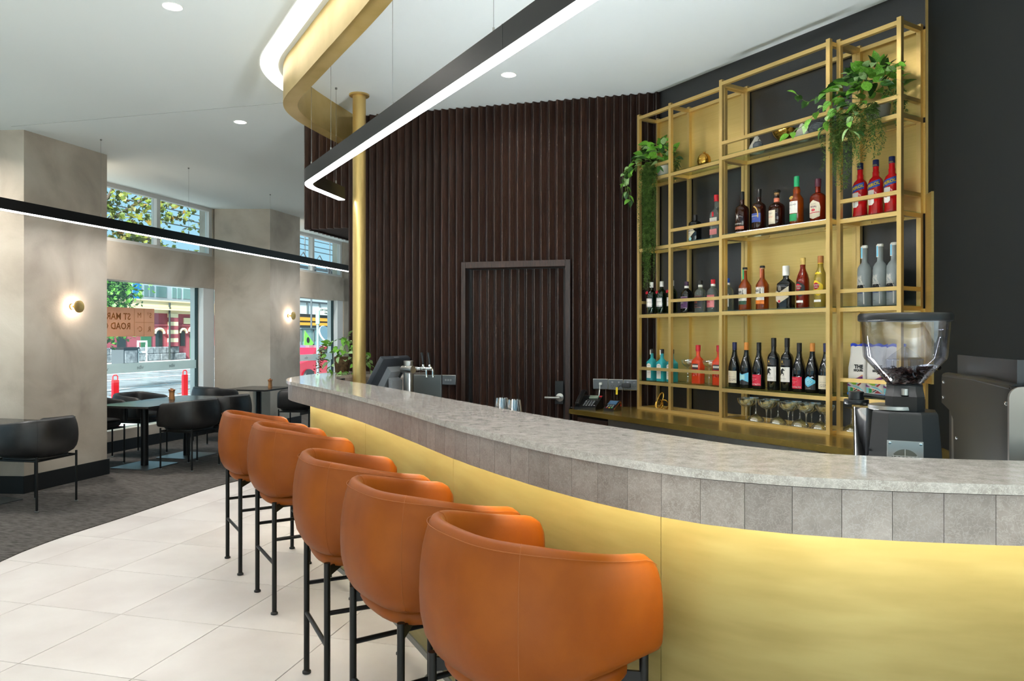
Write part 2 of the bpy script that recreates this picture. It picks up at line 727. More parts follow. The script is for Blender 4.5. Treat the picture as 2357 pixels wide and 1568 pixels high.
mulls = [3.9, 8.708, 12.915]
wn_i = 1
for (a, b), mu in zip(bays, mulls):
    w = struct(room(MB().box(WINV - 0.10, WINV - 0.03, a, b - 0.02, CEIL - 0.055, CEIL), 'window_%d' % wn_i, 'window_frame'))
    wn_i += 1
    room(MB().box(WINV - 0.10, WINV - 0.03, a, b - 0.02, 2.69, 2.735), 'frame_bar', 'window_frame', w)
    room(MB().box(WINV - 0.10, WINV - 0.03, a, a + 0.05, 2.735, CEIL - 0.055), 'frame_bar', 'window_frame', w)
    room(MB().box(WINV - 0.10, WINV - 0.03, b - 0.09, b - 0.02, 2.735, CEIL - 0.055), 'frame_bar', 'window_frame', w)
    room(MB().box(WINV - 0.11, WINV - 0.02, mu - 0.035, mu + 0.035, 2.735, CEIL - 0.055), 'mullion', 'window_frame', w)
    room(MB().box(WINV - 0.082, WINV - 0.076, a + 0.05, mu - 0.035, 2.735, CEIL - 0.055), 'pane', 'glass_pane', w)
    room(MB().box(WINV - 0.082, WINV - 0.076, mu + 0.035, b - 0.09, 2.735, CEIL - 0.055), 'pane', 'glass_pane', w)
    w2 = struct(room(MB().box(WINV - 0.16, WINV - 0.11, b - 0.25, b - 0.235, 0.28, 2.205), 'window_%d' % wn_i, 'pane_edge'))
    wn_i += 1
    mid = (a + b) * 0.5 + 0.35
    room(MB().box(WINV - 0.141, WINV - 0.135, a + 0.1, mid - 0.003, 0.28, 2.205), 'pane', 'glass_pane', w2)
    room(MB().box(WINV - 0.141, WINV - 0.135, mid + 0.003, b - 0.25, 0.28, 2.205), 'pane', 'glass_pane', w2)
    # frosted safety band with mirrored lettering, stuck on the pane
    band = room(MB().box(WINV - 0.134, WINV - 0.1325, a + 0.1, b - 0.25, 1.0, 1.125), 'safety_band', 'film_band', w2)
    k = a + 0.35
    while k < b - 0.4:
        t = text_mb('vibe', 0.075, mirror=True, depth=0.0003)
        t.v = [(WINV - 0.131, k + x, 1.06 + z) for x, y, z in t.v]
        o = t.build('lettering', mat('band_grey', '#6D7674', 0.6), band)
        k += 0.62

# orange sign film on the glass of the middle bay
W4 = bpy.data.objects['window_4']
mat('sign_line', '#B5783C', 0.6)
sg = room(MB().box(WINV - 0.131, WINV - 0.128, 7.0, 8.753, 1.478, 1.860), 'sign_film', 'sign_orange', W4)


def sign_bar(u0, u1, z0, z1):
    room(MB().box(WINV - 0.1275, WINV - 0.1265, u0, u1, z0, z1), 'sign_line', 'sign_line', sg)


sign_bar(8.375, 8.380, 1.48, 1.858)
sign_bar(8.555, 8.559, 1.48, 1.858)
sign_bar(8.395, 8.735, 1.667, 1.671)


def sign_txt(t, size, u, z, bold=0.0, al='CENTER'):
    m = text_mb(t, size, mirror=True, depth=0.0004, bold=bold, align=al)
    m.v = [(WINV - 0.126, u + x, z + zz) for x, y, zz in m.v]
    m.build('lettering', 'sign_line', sg)


sign_txt('S', 0.10, 8.675, 1.762)
sign_txt('T', 0.05, 8.628, 1.785)
sign_txt('M', 0.10, 8.468, 1.762)
sign_txt('R', 0.10, 8.655, 1.575)
sign_txt('C', 0.10, 8.488, 1.575)
sign_txt('o.', 0.055, 8.436, 1.592)
sign_txt('ST MARTIN', 0.122, 8.31, 1.738, 0.002, 'LEFT')
sign_txt('ROAD CO', 0.122, 8.31, 1.612, 0.002, 'LEFT')

# skirting boards
mat('skirting', '#1B1D1E', 0.5)
bl = struct(room(MB().prism([(-6.187, 5.622), (-6.187, 6.64), (-6.172, 6.655), (-6.172, 5.61)], 0.007, 0.17), 'baseboard_left', 'skirting'))
for pl in ([(-6.187, 5.628), (WINV, 5.42), (WINV, 5.40), (-6.172, 5.61)],
           [(-6.187, 6.635), (WINV, 6.9), (WINV, 6.92), (-6.172, 6.655)],
           [(-6.415, 10.098), (WINV, 9.89), (WINV, 9.87), (-6.4, 10.08)],
           [(-6.415, 10.09), (-6.415, 10.975), (-6.4, 10.985), (-6.4, 10.08)]):
    room(MB().prism(pl, 0.007, 0.17), 'board', 'skirting', bl)
for a, b in bays:
    room(MB().box(WINV, WINV + 0.015, a, b, 0.007, 0.15), 'board', 'skirting', bl)

# ---- remaining shell, out of view
# glazing behind the camera is added, unseen, to let light reach the ceiling
wb = struct(room(MB().box(WINV - 0.2, VMAX, UMIN - 0.2, UMIN, 0, 0.3), 'wall_back', 'plaster'))
w9 = struct(room(MB().box(WINV, VMAX, UMIN - 0.15, UMIN - 0.05, CEIL - 0.1, CEIL), 'window_7', 'window_frame'))
for k in range(7):
    vv = WINV + k * (VMAX - WINV) / 6.0
    room(MB().box(vv - 0.04, vv + 0.04, UMIN - 0.15, UMIN - 0.05, 0.3, CEIL - 0.1), 'mullion', 'window_frame', w9)
    if k < 6:
        room(MB().box(vv + 0.04, vv + (VMAX - WINV) / 6.0 - 0.04, UMIN - 0.11, UMIN - 0.10, 0.3, CEIL - 0.1), 'pane', 'glass_pane', w9)
w10 = struct(room(MB().box(VMAX + 0.05, VMAX + 0.15, UMIN, 1.6, CEIL - 0.1, CEIL), 'window_8', 'window_frame'))  # side glazing, likewise added out of view for more daylight
for k in range(5):
    uu = UMIN + k * 1.65
    room(MB().box(VMAX + 0.05, VMAX + 0.15, uu - 0.04, uu + 0.04, 0.3, CEIL - 0.1), 'mullion', 'window_frame', w10)
    if k < 4:
        room(MB().box(VMAX + 0.10, VMAX + 0.11, uu + 0.04, uu + 1.61, 0.3, CEIL - 0.1), 'pane', 'glass_pane', w10)
wr = struct(room(MB().box(VMAX, VMAX + 0.2, 1.6, 8.5, 0, CEIL).box(VMAX, VMAX + 0.2, UMIN, 1.6, 0, 0.3), 'wall_right', 'plaster'))
struct(room(MB().box(WINV - 0.2, -1.0, UMAX, UMAX + 0.2, 0, CEIL), 'wall_far', 'plaster'))

# ---- fluted timber wall with a hung upper box
PITCH = 0.0665
DEP = 0.042
Q0, Q1, QL = -0.165, 2.62, -0.5963


def tw(mb, name, mt, parent=None, smooth=None):
    o = mb.build(name, mt, parent, smooth)
    if parent is None:
        o.location = (WO[0], WO[1], 0)
        o.rotation_euler = (0, 0, U_ANG)
    return o


wall_front = tw(MB().box(Q0, 0.897, 0.005, 0.12, 0, CEIL).box(1.832, Q1, 0.005, 0.12, 0, CEIL).box(0.897, 1.832, 0.005, 0.12, 2.115, CEIL).box(Q0, Q0 + 0.1, 0.12, 4.5, 0, CEIL), 'wall_front', 'timber_dark')
struct(wall_front)


def flute(z0, z1, dep=DEP, pitch=PITCH, ap=0.36):
    return MB().vprism([], 0, 0) if False else MB().add(
        [(0.001, 0.006, z0), (pitch - 0.001, 0.006, z0), (pitch * (ap + 0.06), -dep, z0), (pitch * (ap - 0.06), -dep, z0),
         (0.001, 0.006, z1), (pitch - 0.001, 0.006, z1), (pitch * (ap + 0.06), -dep, z1), (pitch * (ap - 0.06), -dep, z1)],
        [(0, 3, 2, 1), (4, 5, 6, 7), (0, 1, 5, 4), (1, 2, 6, 5), (2, 3, 7, 6), (3, 0, 4, 7)])


fl_full = flute(0.0, CEIL - 0.004).mesh('batten', 'timber')
fl_top = flute(2.117, CEIL - 0.004).mesh('batten', 'timber')
n_fl = int((Q1 - Q0) / PITCH) + 1
for k in range(n_fl):
    q = Q0 + k * PITCH
    if q + PITCH * 0.6 > 0.897 and q + PITCH * 0.4 < 1.832:
        inst('batten', fl_top, wall_front, (q, 0, 0))
    else:
        inst('batten', fl_full, wall_front, (q, 0, 0))
# hung box beside it
box_top = tw(MB().box(QL, Q0 - 0.001, 0.005, 0.87, 2.47, CEIL), 'wall_bulkhead', 'timber_dark')
struct(box_top)
fl_hung = flute(2.448, CEIL - 0.004, 0.05, (Q0 - QL) / 6.0).mesh('batten', 'timber')
for k in range(6):
    inst('batten', fl_hung, box_top, (QL + k * (Q0 - QL) / 6.0, 0, 0))
fl_side = flute(2.455, CEIL - 0.004, 0.03, 0.0785).mesh('batten', 'timber')
for k in range(11):
    inst('batten', fl_side, box_top, (QL, 0.87 - k * 0.0785, 0), (0, 0, R(-90)))
# ---- door in the timber wall
door = tw(MB().box(0.94, 1.788, 0.055, 0.095, 0.01, 2.058), 'door_1', 'timber_dark')
struct(door)
fl_door = flute(0.015, 2.05, 0.034).mesh('batten', 'timber')
for k in range(12):
    o = inst('batten', fl_door, door, (0.962 + k * PITCH, 0.052, 0))
tw(MB().bbox(0.897, 0.935, -0.046, 0.1, 0, 2.115, 0.002), 'jamb', 'timber', door)
tw(MB().bbox(1.79, 1.832, -0.046, 0.1, 0, 2.115, 0.002), 'jamb', 'timber', door)
tw(MB().bbox(0.9355, 1.7895, -0.046, 0.1, 2.062, 2.115, 0.002), 'head', 'timber', door)
mat('door_plate', '#15191A', 0.5)
pl = tw(MB().bbox(1.695, 1.765, 0.004, 0.018, 0.93, 1.12, 0.002), 'lock_plate', 'door_plate', door)
hd = tw(MB().lathe([(0.03, 0), (0.034, 0.004), (0.034, 0.01), (0.026, 0.014), (0.012, 0.016), (0.012, 0.05)], 24).xf(Matrix.Translation((1.737, 0.004, 0.985)) @ Matrix.Rotation(R(90), 4, 'X')), 'handle', 'steel', door, 40)
tw(MB().tube([(1.737, -0.042, 0.985), (1.70, -0.046, 0.985), (1.62, -0.046, 0.985)], 0.0105, 12), 'lever', 'steel', hd, 40)


# ---- black wall behind the shelf, and the charcoal wall round the corner
def shw(mb, name, mt, parent=None, smooth=None):
    o = mb.build(name, mt, parent, smooth)
    if parent is None:
        o.location = (SO[0], SO[1], 0)
        o.rotation_euler = (0, 0, S_ANG)
    return o


# satin black paint with a fine stipple
noisy('black_paint', ['#0B0C0D', '#101113', '#151719'], scale=160, rough=0.3, bump=0.12, bscale=420, spec=0.8)
struct(shw(MB().box(-1.02, 1.26, 0.283, 0.40, 0, CEIL), 'wall_shelf', 'black_paint'))
WK = sh(1.244, 0.284)


def kit(mb, name, mt):
    o = mb.build(name, mt)
    o.location = (WK[0], WK[1], 0)
    o.rotation_euler = (0, 0, U_ANG)
    return o


struct(kit(MB().box(0, 0.12, -1.95, 0.15, 0, CEIL), 'wall_kitchen', 'charcoal_wall'))
struct(kit(MB().box(-0.012, 0.0, -0.012, 0.0, 0, CEIL), 'trim_1', 'brass'))
struct(kit(MB().box(-0.012, 0.0, -0.115, -0.013, 1.235, 2.27), 'trim_2', 'brass_panel'))

# ---- brass pole with ceiling flange
PX, PY = -1.227, 5.968
pole = thing('brass_pole', 'slim brushed brass pole rising from behind the bar to the ceiling', 'column', (PX, PY, 0))
MB().lathe([(0.0525, 0), (0.0525, CEIL - 0.014)], 32).build('shaft', 'brass', pole, 40)
MB().lathe([(0.078, CEIL - 0.014), (0.08, CEIL - 0.012), (0.08, CEIL - 0.0005)], 32).build('flange', 'brass', pole, 40)

# ================================================================== BAR CURVE
bar_outer = [(2.9, 1.36), (2.3, 1.425), (1.7, 1.50), (1.35, 1.552), (1.09, 1.582), (0.967, 1.60), (0.793, 1.633), (0.618, 1.684), (0.45, 1.768), (0.34, 1.862), (0.236, 1.975),
             (0.112, 2.138), (-0.034, 2.369), (-0.22, 2.70), (-0.484, 3.25), (-0.845, 3.955), (-1.10, 4.40), (-1.269, 4.677), (-1.43, 4.935), (-1.56, 5.16), (-1.645, 5.42), (-1.662, 5.68), (-1.63, 6.0), (-1.555, 6.3), (-1.48, 6.59)]
BO = smooth_line(catmull([Vector((a, b, 0)) for a, b in bar_outer], 8), 3)
BO = resample(BO, 0.04)
BO = [Vector((p.x, p.y)) for p in BO]
bar_inner = [(-0.745, 6.40), (-0.855, 5.975), (-1.12, 6.04), (-1.26, 6.02), (-1.325, 5.88), (-1.33, 5.68), (-1.29, 5.45), (-1.18, 5.22), (-1.067, 5.03), (-0.947, 4.84), (-0.719, 4.449), (-0.544, 4.14), (-0.352, 3.785), (-0.159, 3.44), (0.02, 3.12), (0.2, 2.815), (0.38, 2.55), (0.54, 2.32),
             (0.67, 2.14), (0.80, 2.03), (0.93, 1.97), (1.113, 1.92), (1.3, 1.887), (1.7, 1.835), (2.3, 1.765), (2.9, 1.70)]
BI = catmull([Vector((a, b, 0)) for a, b in bar_inner[1:]], 6)
BI = [Vector((bar_inner[0][0], bar_inner[0][1]))] + [Vector((p.x, p.y)) for p in smooth_line(BI, 2)]

BAR_Z = 1.18
bar = thing('bar_counter', 'long curved bar with grey stone top and glowing pale gold front', 'bar counter', (BO[40].x, BO[40].y, 0))
bar_inv = Matrix.Translation((-BO[40].x, -BO[40].y, 0))


def bp(mb, name, mt, smooth=None, parent=None):
    return mb.xf(bar_inv).build(name, mt, parent or bar, smooth)


top_poly = [(p.x, p.y) for p in BO] + [(p.x, p.y) for p in BI]
bp(MB().prism(top_poly, BAR_Z - 0.022, BAR_Z), 'countertop', 'stone_top')
# stone facets of the fascia
FO = offset(BO, 0.014)
FP = resample([Vector((p.x, p.y, 0)) for p in FO], 0.104)
for i in range(len(FP) - 1):
    a, b = FP[i], FP[i + 1]
    if (b - a).length < 0.03:
        continue
    t = (b - a).normalized()
    n = Vector((t.y, -t.x, 0)) * 0.02
    g = t * 0.0006
    c = (a + b) / 2
    m = MB().hexa([((a + g) - c)[:2] + (1.046,), ((b - g) - c)[:2] + (1.046,), ((b - g + n) - c)[:2] + (1.046,), ((a + g + n) - c)[:2] + (1.046,),
                   ((a + g) - c)[:2] + (1.154,), ((b - g) - c)[:2] + (1.154,), ((b - g + n) - c)[:2] + (1.154,), ((a + g + n) - c)[:2] + (1.154,)])
    o = m.build('fascia_panel', 'stone_face', bar)
    o.location = (c.x - BO[40].x, c.y - BO[40].y, 0)
# gold front in long sheets
GF = offset(BO, 0.168)
GFr = resample([Vector((p.x, p.y, 0)) for p in GF], 0.05)
k = 0
starts = [0]
while k < len(GFr) - 1:
    k2 = min(k + 26, len(GFr) - 1)
    if len(GFr) - 1 - k2 < 8:
        k2 = len(GFr) - 1
    seg = [Vector((p.x, p.y)) for p in GFr[k:k2 + 1]]
    seg[0] = seg[0].lerp(seg[1], 0.02)
    seg[-1] = seg[-1].lerp(seg[-2], 0.02)
    bp(wallstrip(MB(), seg, 0.015, 0.03, 1.10), 'front_panel', 'brass_front', 30)
    k = k2
bp(wallstrip(MB(), offset(BO, 0.160), 0.02, 0.0, 0.03), 'plinth', 'steel_dull', 30)
bp(wallstrip(MB(), offset(BO, 0.034), 0.13, 1.098, 1.112), 'soffit', 'black_satin', 30)
bp(wallstrip(MB(), offset(BO, 0.036), 0.016, 1.062, 1.074), 'led_strip', 'led_warm', 30)
bp(wallstrip(MB(), offset(BO, 0.19), 0.03, 0.0, 1.15), 'carcass', 'black_satin', 30)
ret = [Vector((-0.79, 6.19)), Vector((-0.87, 5.99)), Vector((-1.12, 6.055)), Vector((-1.27, 6.035)), Vector((-1.34, 5.89))]
bp(wallstrip(MB(), ret[1:], -0.02, 0.0, BAR_Z - 0.022), 'return_panel', 'stone_face', 30)
# staff bench behind, under the bar top
bench_o = offset(BO, 0.22)
bench_i = offset(BO, 0.80)
n_b = len(BO) - 26
bench = tag(bp(wallstrip(MB(), bench_o[:n_b], 0.62, 0.90, 0.93), 'work_bench', 'steel_dull'), 'low steel work bench running behind the curved bar', 'bench')
bench.parent = None
bench.location = (BO[40].x, BO[40].y, 0)

# added light strip hidden on the bench, there only to brighten the ceiling
bl_o = [p for p in offset(BO, 0.74)[:n_b] if p.y < 4.6 and p.x < 2.0]
bt = thing('added_uplight', 'added uplight strip hidden on the steel bench, brightening the ceiling', 'light', (BO[40].x, BO[40].y, 0.93))
wallstrip(MB(), bl_o, 0.06, 0.93, 0.955).xf(Matrix.Translation((-BO[40].x, -BO[40].y, -0.93))).build('housing', 'black_metal', bt, 35)
wallstrip(MB(), offset(bl_o, 0.005), 0.05, 0.955, 0.958).xf(Matrix.Translation((-BO[40].x, -BO[40].y, -0.93))).build('diffuser', 'led_up', bt, 35)

# ================================================================== CEILING RING AND LIGHTS
ring_pts = [(2.6, 1.36), (1.7, 1.48), (1.09, 1.582), (0.618, 1.684), (0.34, 1.862), (0.112, 2.138), (-0.22, 2.76), (-0.705, 3.682), (-1.14, 4.425), (-1.42, 4.90), (-1.568, 5.152), (-1.648, 5.346), (-1.678, 5.55), (-1.66, 5.80), (-1.60, 6.08), (-1.545, 6.30), (-1.475, 6.575)]
RP = resample(smooth_line(catmull([Vector((a, b, 0)) for a, b in ring_pts], 8), 2), 0.04)
RP = [Vector((p.x, p.y)) for p in RP]
ring = struct(wallstrip(MB(), RP, 0.102, 3.16, CEIL - 0.001).build('trim_3', 'brass_ring', None, 35))
co = offset(RP, -0.155)
ci = offset(RP, -0.035)
cove = tag(MB().loft([[(a.x, a.y, CEIL - 0.004), (b.x, b.y, CEIL - 0.004), (b.x, b.y, CEIL - 0.0005), (a.x, a.y, CEIL - 0.0005)] for a, b in zip(co, ci)]).build('cove_light', 'led_cove', None), 'glowing light slot in the ceiling around the curved gold band', 'light')


def linear_light(name, label, path, z0, wires, h=0.10, w=0.058, joint=None, up=False):
    """hung black aluminium profile with a white diffuser below"""
    o0 = Vector(path[0])
    t = thing(name, label, 'pendant light', (o0.x, o0.y, z0), 0, None)
    P = [Vector(p) - o0 for p in path]
    half = w / 2
    a, b = offset(P, -half), offset(P, half)
    MB().loft([[(p.x, p.y, 0.004), (q.x, q.y, 0.004), (q.x, q.y, h), (p.x, p.y, h)] for p, q in zip(a, b)]).build('housing', 'black_metal', t, 35)
    a2, b2 = offset(P, -half + 0.003), offset(P, half - 0.003)
    MB().loft([[(p.x, p.y, 0.0), (q.x, q.y, 0.0), (q.x, q.y, 0.006), (p.x, p.y, 0.006)] for p, q in zip(a2, b2)]).build('diffuser', 'led_white', t, 35)
    MB().loft([[(p.x, p.y, h), (q.x, q.y, h), (q.x, q.y, h + 0.002), (p.x, p.y, h + 0.002)] for p, q in zip(a2, b2)]).build('uplight', 'led_up', t, 35) if up else None
    for wp in wires:
        c = Vector(wp) - o0
        wi = MB().cyl((c.x, c.y, h), (c.x, c.y, CEIL - z0), 0.0011, 6).build('wire', 'steel_dull', t)
        MB().lathe([(0.005, 0), (0.005, 0.035)], 8, (c.x, c.y, h)).build('wire_grip', 'steel', wi)
        MB().lathe([(0.006, CEIL - z0 - 0.014), (0.009, CEIL - z0 - 0.012), (0.009, CEIL - z0)], 8, (c.x, c.y, 0)).build('wire_anchor', 'steel_dull', wi)
    if joint:
        for jp in joint:
            i = min(range(len(P)), key=lambda k: (P[k] + o0 - Vector(jp)).length)
            d = (P[i + 1] - P[i]).normalized()
            s1 = [P[i], P[i] + d * 0.004]
            aa, bb = offset(s1, -half - 0.0008), offset(s1, half + 0.0008)
            MB().loft([[(p.x, p.y, 0.004), (q.x, q.y, 0.004), (q.x, q.y, h + 0.001), (p.x, p.y, h + 0.001)] for p, q in zip(aa, bb)]).build('joint', 'black_satin', t)
    return t


C0 = Vector((-1.478, 5.312))
dA = Vector((0.506, -0.863)).normalized()
dB = Vector((0.21, 0.978)).normalized()
pth = [C0 + dA * k for k in [4.9 - 0.25 * i for i in range(19)]] + [C0 + dA * 0.14]
for k in range(1, 8):
    t_ = k / 8.0
    pth.append((C0 + dA * 0.14) * (1 - t_) ** 2 + C0 * 2 * t_ * (1 - t_) + (C0 + dB * 0.14) * t_ ** 2)
pth += [C0 + dB * 0.14, C0 + dB * 0.35, C0 + dB * 0.60]
wir = [C0 + dA * 0.16, C0 + dA * 0.62, C0 + dA * 1.7, C0 + dA * 2.78, C0 + dA * 3.9, C0 + dB * 0.5]
linear_light('linear_pendant', 'black linear pendant with bright underside bending above the bar end', [(p.x, p.y) for p in pth], 2.57,
             [(p.x, p.y) for p in wir], joint=[tuple(C0 + dA * 3.02)])
lp = [uv2(u_, -5.75) for u_ in [2.0 + 0.5 * i for i in range(24)]]
linear_light('linear_pendant', 'straight black linear pendant hung along the row of windows', lp, 2.56,
             [uv2(u_, -5.75) for u_ in (3.9, 6.09, 7.38, 9.05, 11.2)])

# downlights: named ones seen, shelf one inferred, the others added unseen for light
dl_pos = [(-1.995, 4.365), (-2.464, 6.735), (-0.024, 5.51), (-1.45, 2.0), (-0.9, -0.4), (0.62, 3.15), (2.2, 2.7), (1.15, 0.75), (-3.3, 1.3), (-4.9, 3.2), (2.9, 0.3), (1.4, -1.7), (-2.7, -1.6), (-4.0, -0.9), (3.6, 2.2), (1.05, 4.08), uv2(7.15, -6.88), uv2(11.55, -6.88), uv2(4.75, -6.7)]
dl_watt = {0: 6.0, 1: 8.0, 8: 5.0, 9: 12.0, 16: 26.0, 17: 26.0, 18: 22.0}
dl_names = {0: 'round recessed downlight in the ceiling on the window side of the gold band',
            1: 'round recessed downlight in the ceiling between the window pillar and the gold band',
            2: 'round recessed downlight in the ceiling in front of the timber wall'}
for i, (x, y) in enumerate(dl_pos):
    t = thing('downlight', dl_names.get(i, 'round recessed downlight out of view, added to light the room'), 'downlight', (x, y, CEIL), 0, 'recessed downlights')
    MB().lathe([(0.052, -0.0005), (0.056, -0.003), (0.058, 0.0)], 28).build('trim_ring', 'white_paint', t, 40)
    MB().lathe([(0.044, -0.0045), (0.044, -0.001)], 28).build('lens', 'led_down', t)
    ld = bpy.data.lights.new('downlight_lamp', 'AREA')
    ld.shape = 'DISK'
    ld.size = 0.08
    ld.energy = dl_watt.get(i, DOWNLIGHT_W)
    ld.color = (1.0, 0.955, 0.89)
    ld.spread = R(150)
    lo = bpy.data.objects.new('downlight_lamp', ld)
    COL.objects.link(lo)
    lo.parent = t
    lo.location = (0, 0, -0.008)

# wall sconces: brass disc held off the wall with light behind it
for u_, v_, z_, txt in ((6.175, -6.187, 1.786, 'round brass wall light glowing on the wide pillar by the sign window'),
                        (10.61, -6.415, 1.805, 'round brass wall light glowing on the pillar behind the bar end')):
    x, y, _ = uv(u_, v_)
    t = thing('wall_light', txt, 'wall light', (x, y, z_), U_ANG, 'brass wall lights')
    rot = Matrix.Rotation(R(90), 4, 'Y')
    MB().lathe([(0.03, 0.0), (0.03, 0.02)], 24).xf(rot).build('base', 'brass', t, 40)
    MB().lathe([(0.012, 0.02), (0.012, 0.085)], 12).xf(rot).build('stem', 'brass', t, 40)
    MB().lathe([(0.040, 0.079), (0.040, 0.082)], 24).xf(rot).build('glow_disc', 'led_sconce', t)
    MB().lathe([(0.056, 0.084), (0.062, 0.087), (0.062, 0.097), (0.058, 0.1), (0.02, 0.1), (0.0, 0.102)], 40).xf(rot).build('disc', 'brass', t, 40)
    pd = bpy.data.lights.new('wall_light_lamp', 'POINT')
    pd.energy = 5.0
    pd.color = (1.0, 0.86, 0.72)
    pd.shadow_soft_size = 0.02
    po = bpy.data.objects.new('wall_light_lamp', pd)
    COL.objects.link(po)
    po.parent = t
    po.location = (0.055, 0, 0)

# ================================================================== SEATING
def tub_path(a, yc, b, yf, n=2.7, m=22):
    pts = []
    for k in range(5):
        t = k / 5.0
        pts.append(Vector((a - 0.012 * (1 - t) ** 2, yf + (yc - yf) * t)))
    for k in range(m + 1):
        ph = math.pi * k / m
        c, s_ = math.cos(ph), math.sin(ph)
        x = a * math.copysign(abs(c) ** (2 / n), c)
        y = yc - b * abs(s_) ** (2 / n)
        pts.append(Vector((x, y)))
    for k in range(1, 6):
        t = k / 5.0
        pts.append(Vector((-a + 0.012 * t ** 2, yc + (yf - yc) * t)))
    P = [Vector((p.x, p.y, 0)) for p in pts]
    P = resample(P, 0.022)
    # close up the last steps so that the arm ends can be rounded
    out = [P[0], P[0].lerp(P[1], 0.12), P[0].lerp(P[1], 0.35), P[0].lerp(P[1], 0.65)] + P[1:-1] + [P[-1].lerp(P[-2], 0.65), P[-1].lerp(P[-2], 0.35), P[-1].lerp(P[-2], 0.12), P[-1]]
    return [Vector((p.x, p.y)) for p in out]


SECT = [(-0.105, 0.0), (-0.066, 0.015), (-0.036, 0.07), (-0.015, 0.17), (-0.003, 0.31), (0.0, 0.46), (-0.002, 0.62), (-0.009, 0.77), (-0.019, 0.88), (-0.027, 0.945), (-0.036, 0.983), (-0.049, 1.0),
        (-0.062, 0.985), (-0.070, 0.95), (-0.075, 0.88), (-0.080, 0.7), (-0.086, 0.4), (-0.094, 0.15)]


SECT_F = [(-0.085, 0.0), (-0.035, 0.006), (-0.014, 0.03), (-0.004, 0.10), (0.0, 0.25), (0.0, 0.46), (-0.002, 0.62), (-0.008, 0.77), (-0.017, 0.88), (-0.026, 0.945), (-0.036, 0.983), (-0.049, 1.0),
          (-0.062, 0.985), (-0.070, 0.95), (-0.075, 0.88), (-0.080, 0.7), (-0.084, 0.4), (-0.088, 0.15)]


def tub_shell(a, yc, b, yf, z0b, z0f, z1b, z1f, rt=0.075):
    P = tub_path(a, yc, b, yf)
    acc = [0.0]
    for i in range(1, len(P)):
        acc.append(acc[-1] + (P[i] - P[i - 1]).length)
    L = acc[-1]
    nrm = []
    for i in range(len(P)):
        t = (P[min(i + 1, len(P) - 1)] - P[max(i - 1, 0)]).normalized()
        nrm.append(Vector((-t.y, t.x)) * -1.0)
    # outward is to the left of the travel from the near arm round the back
    c = Vector((0, 0))
    for i in range(len(P)):
        if nrm[i].dot(P[i] - Vector((0, yc))) < 0 and abs(P[i].y - yc) > 0.02:
            nrm[i] = -nrm[i]
        elif abs(P[i].y - yc) <= 0.02 and nrm[i].x * P[i].x < 0:
            nrm[i] = -nrm[i]
    for i in range(len(P)):
        if P[i].y > yc:
            nrm[i] = Vector((math.copysign(1, P[i].x), 0))
    rings = []
    info = []
    for i, p in enumerate(P):
        e = min(acc[i], L - acc[i])
        f = max(0.0, min(1.0, (p.y - (yc - b)) / (yf - (yc - b))))
        f = f * f * (3 - 2 * f)
        z0 = z0b + (z0f - z0b) * f
        z1 = z1b + (z1f - z1b) * f
        if e < rt:
            q = (rt - e) / rt
            z1 -= rt * (1 - math.sqrt(max(0, 1 - q * q))) * 0.95
        if e < 0.03:
            q = (0.03 - e) / 0.03
            z0 += 0.012 * q * q
        sc = 1.0
        if e < 0.03:
            q = (0.03 - e) / 0.03
            sc = max(0.12, math.sqrt(max(0, 1 - q * q)))
        rg = []
        for (oa, wa), (ob_, wb_) in zip(SECT, SECT_F):
            o, w = oa + (ob_ - oa) * f, wa + (wb_ - wa) * f
            oo = -0.042 + (o + 0.042) * sc
            rg.append((p.x + nrm[i].x * oo, p.y + nrm[i].y * oo, z0 + w * (z1 - z0)))
        rings.append(rg)
        info.append((p, nrm[i], z0, z1))
    return rings, info


def superpad(hx, hy, cy, z0, z1, n=3.0, r=0.02, seg=36):
    prof = [(1 - r / hx * 1.2, z0), (1 - r / hx * 0.35, z0 + r * 0.3), (1.0, z0 + r), (1.0, z1 - r), (1 - r / hx * 0.35, z1 - r * 0.3), (1 - r / hx * 1.3, z1), (0.5, z1 + 0.006), (0.02, z1 + 0.008)]
    rings = []
    for s_, z in prof:
        ring = []
        for i in range(seg):
            a = 2 * math.pi * i / seg
            ca, sa = math.cos(a), math.sin(a)
            q = (abs(ca) ** n + abs(sa) ** n) ** (-1.0 / n)
            ring.append((hx * s_ * q * ca, cy + hy * s_ * q * sa, z))
        rings.append(ring)
    return MB().loft(rings)


def stitch(info, side, par, mt, o=-0.023, w=0.955, r=0.0011):
    pts = [(p.x + n.x * (o + 0.0008), p.y + n.y * (o + 0.0008), z0 + w * (z1 - z0)) for p, n, z0, z1 in info[4:-4]]
    MB().tube(pts, r, 5).build('stitching', mt, par)


def back_seam(info, rings, par, mt):
    for sgn in (-1, 1):
        i = min(range(len(info)), key=lambda k: (info[k][0] - Vector((0.212 * sgn, -0.212))).length)
        m = MB().tube([rings[i][k] for k in range(1, 18)], 0.0012, 5)
        m.build('seam', mt, par)


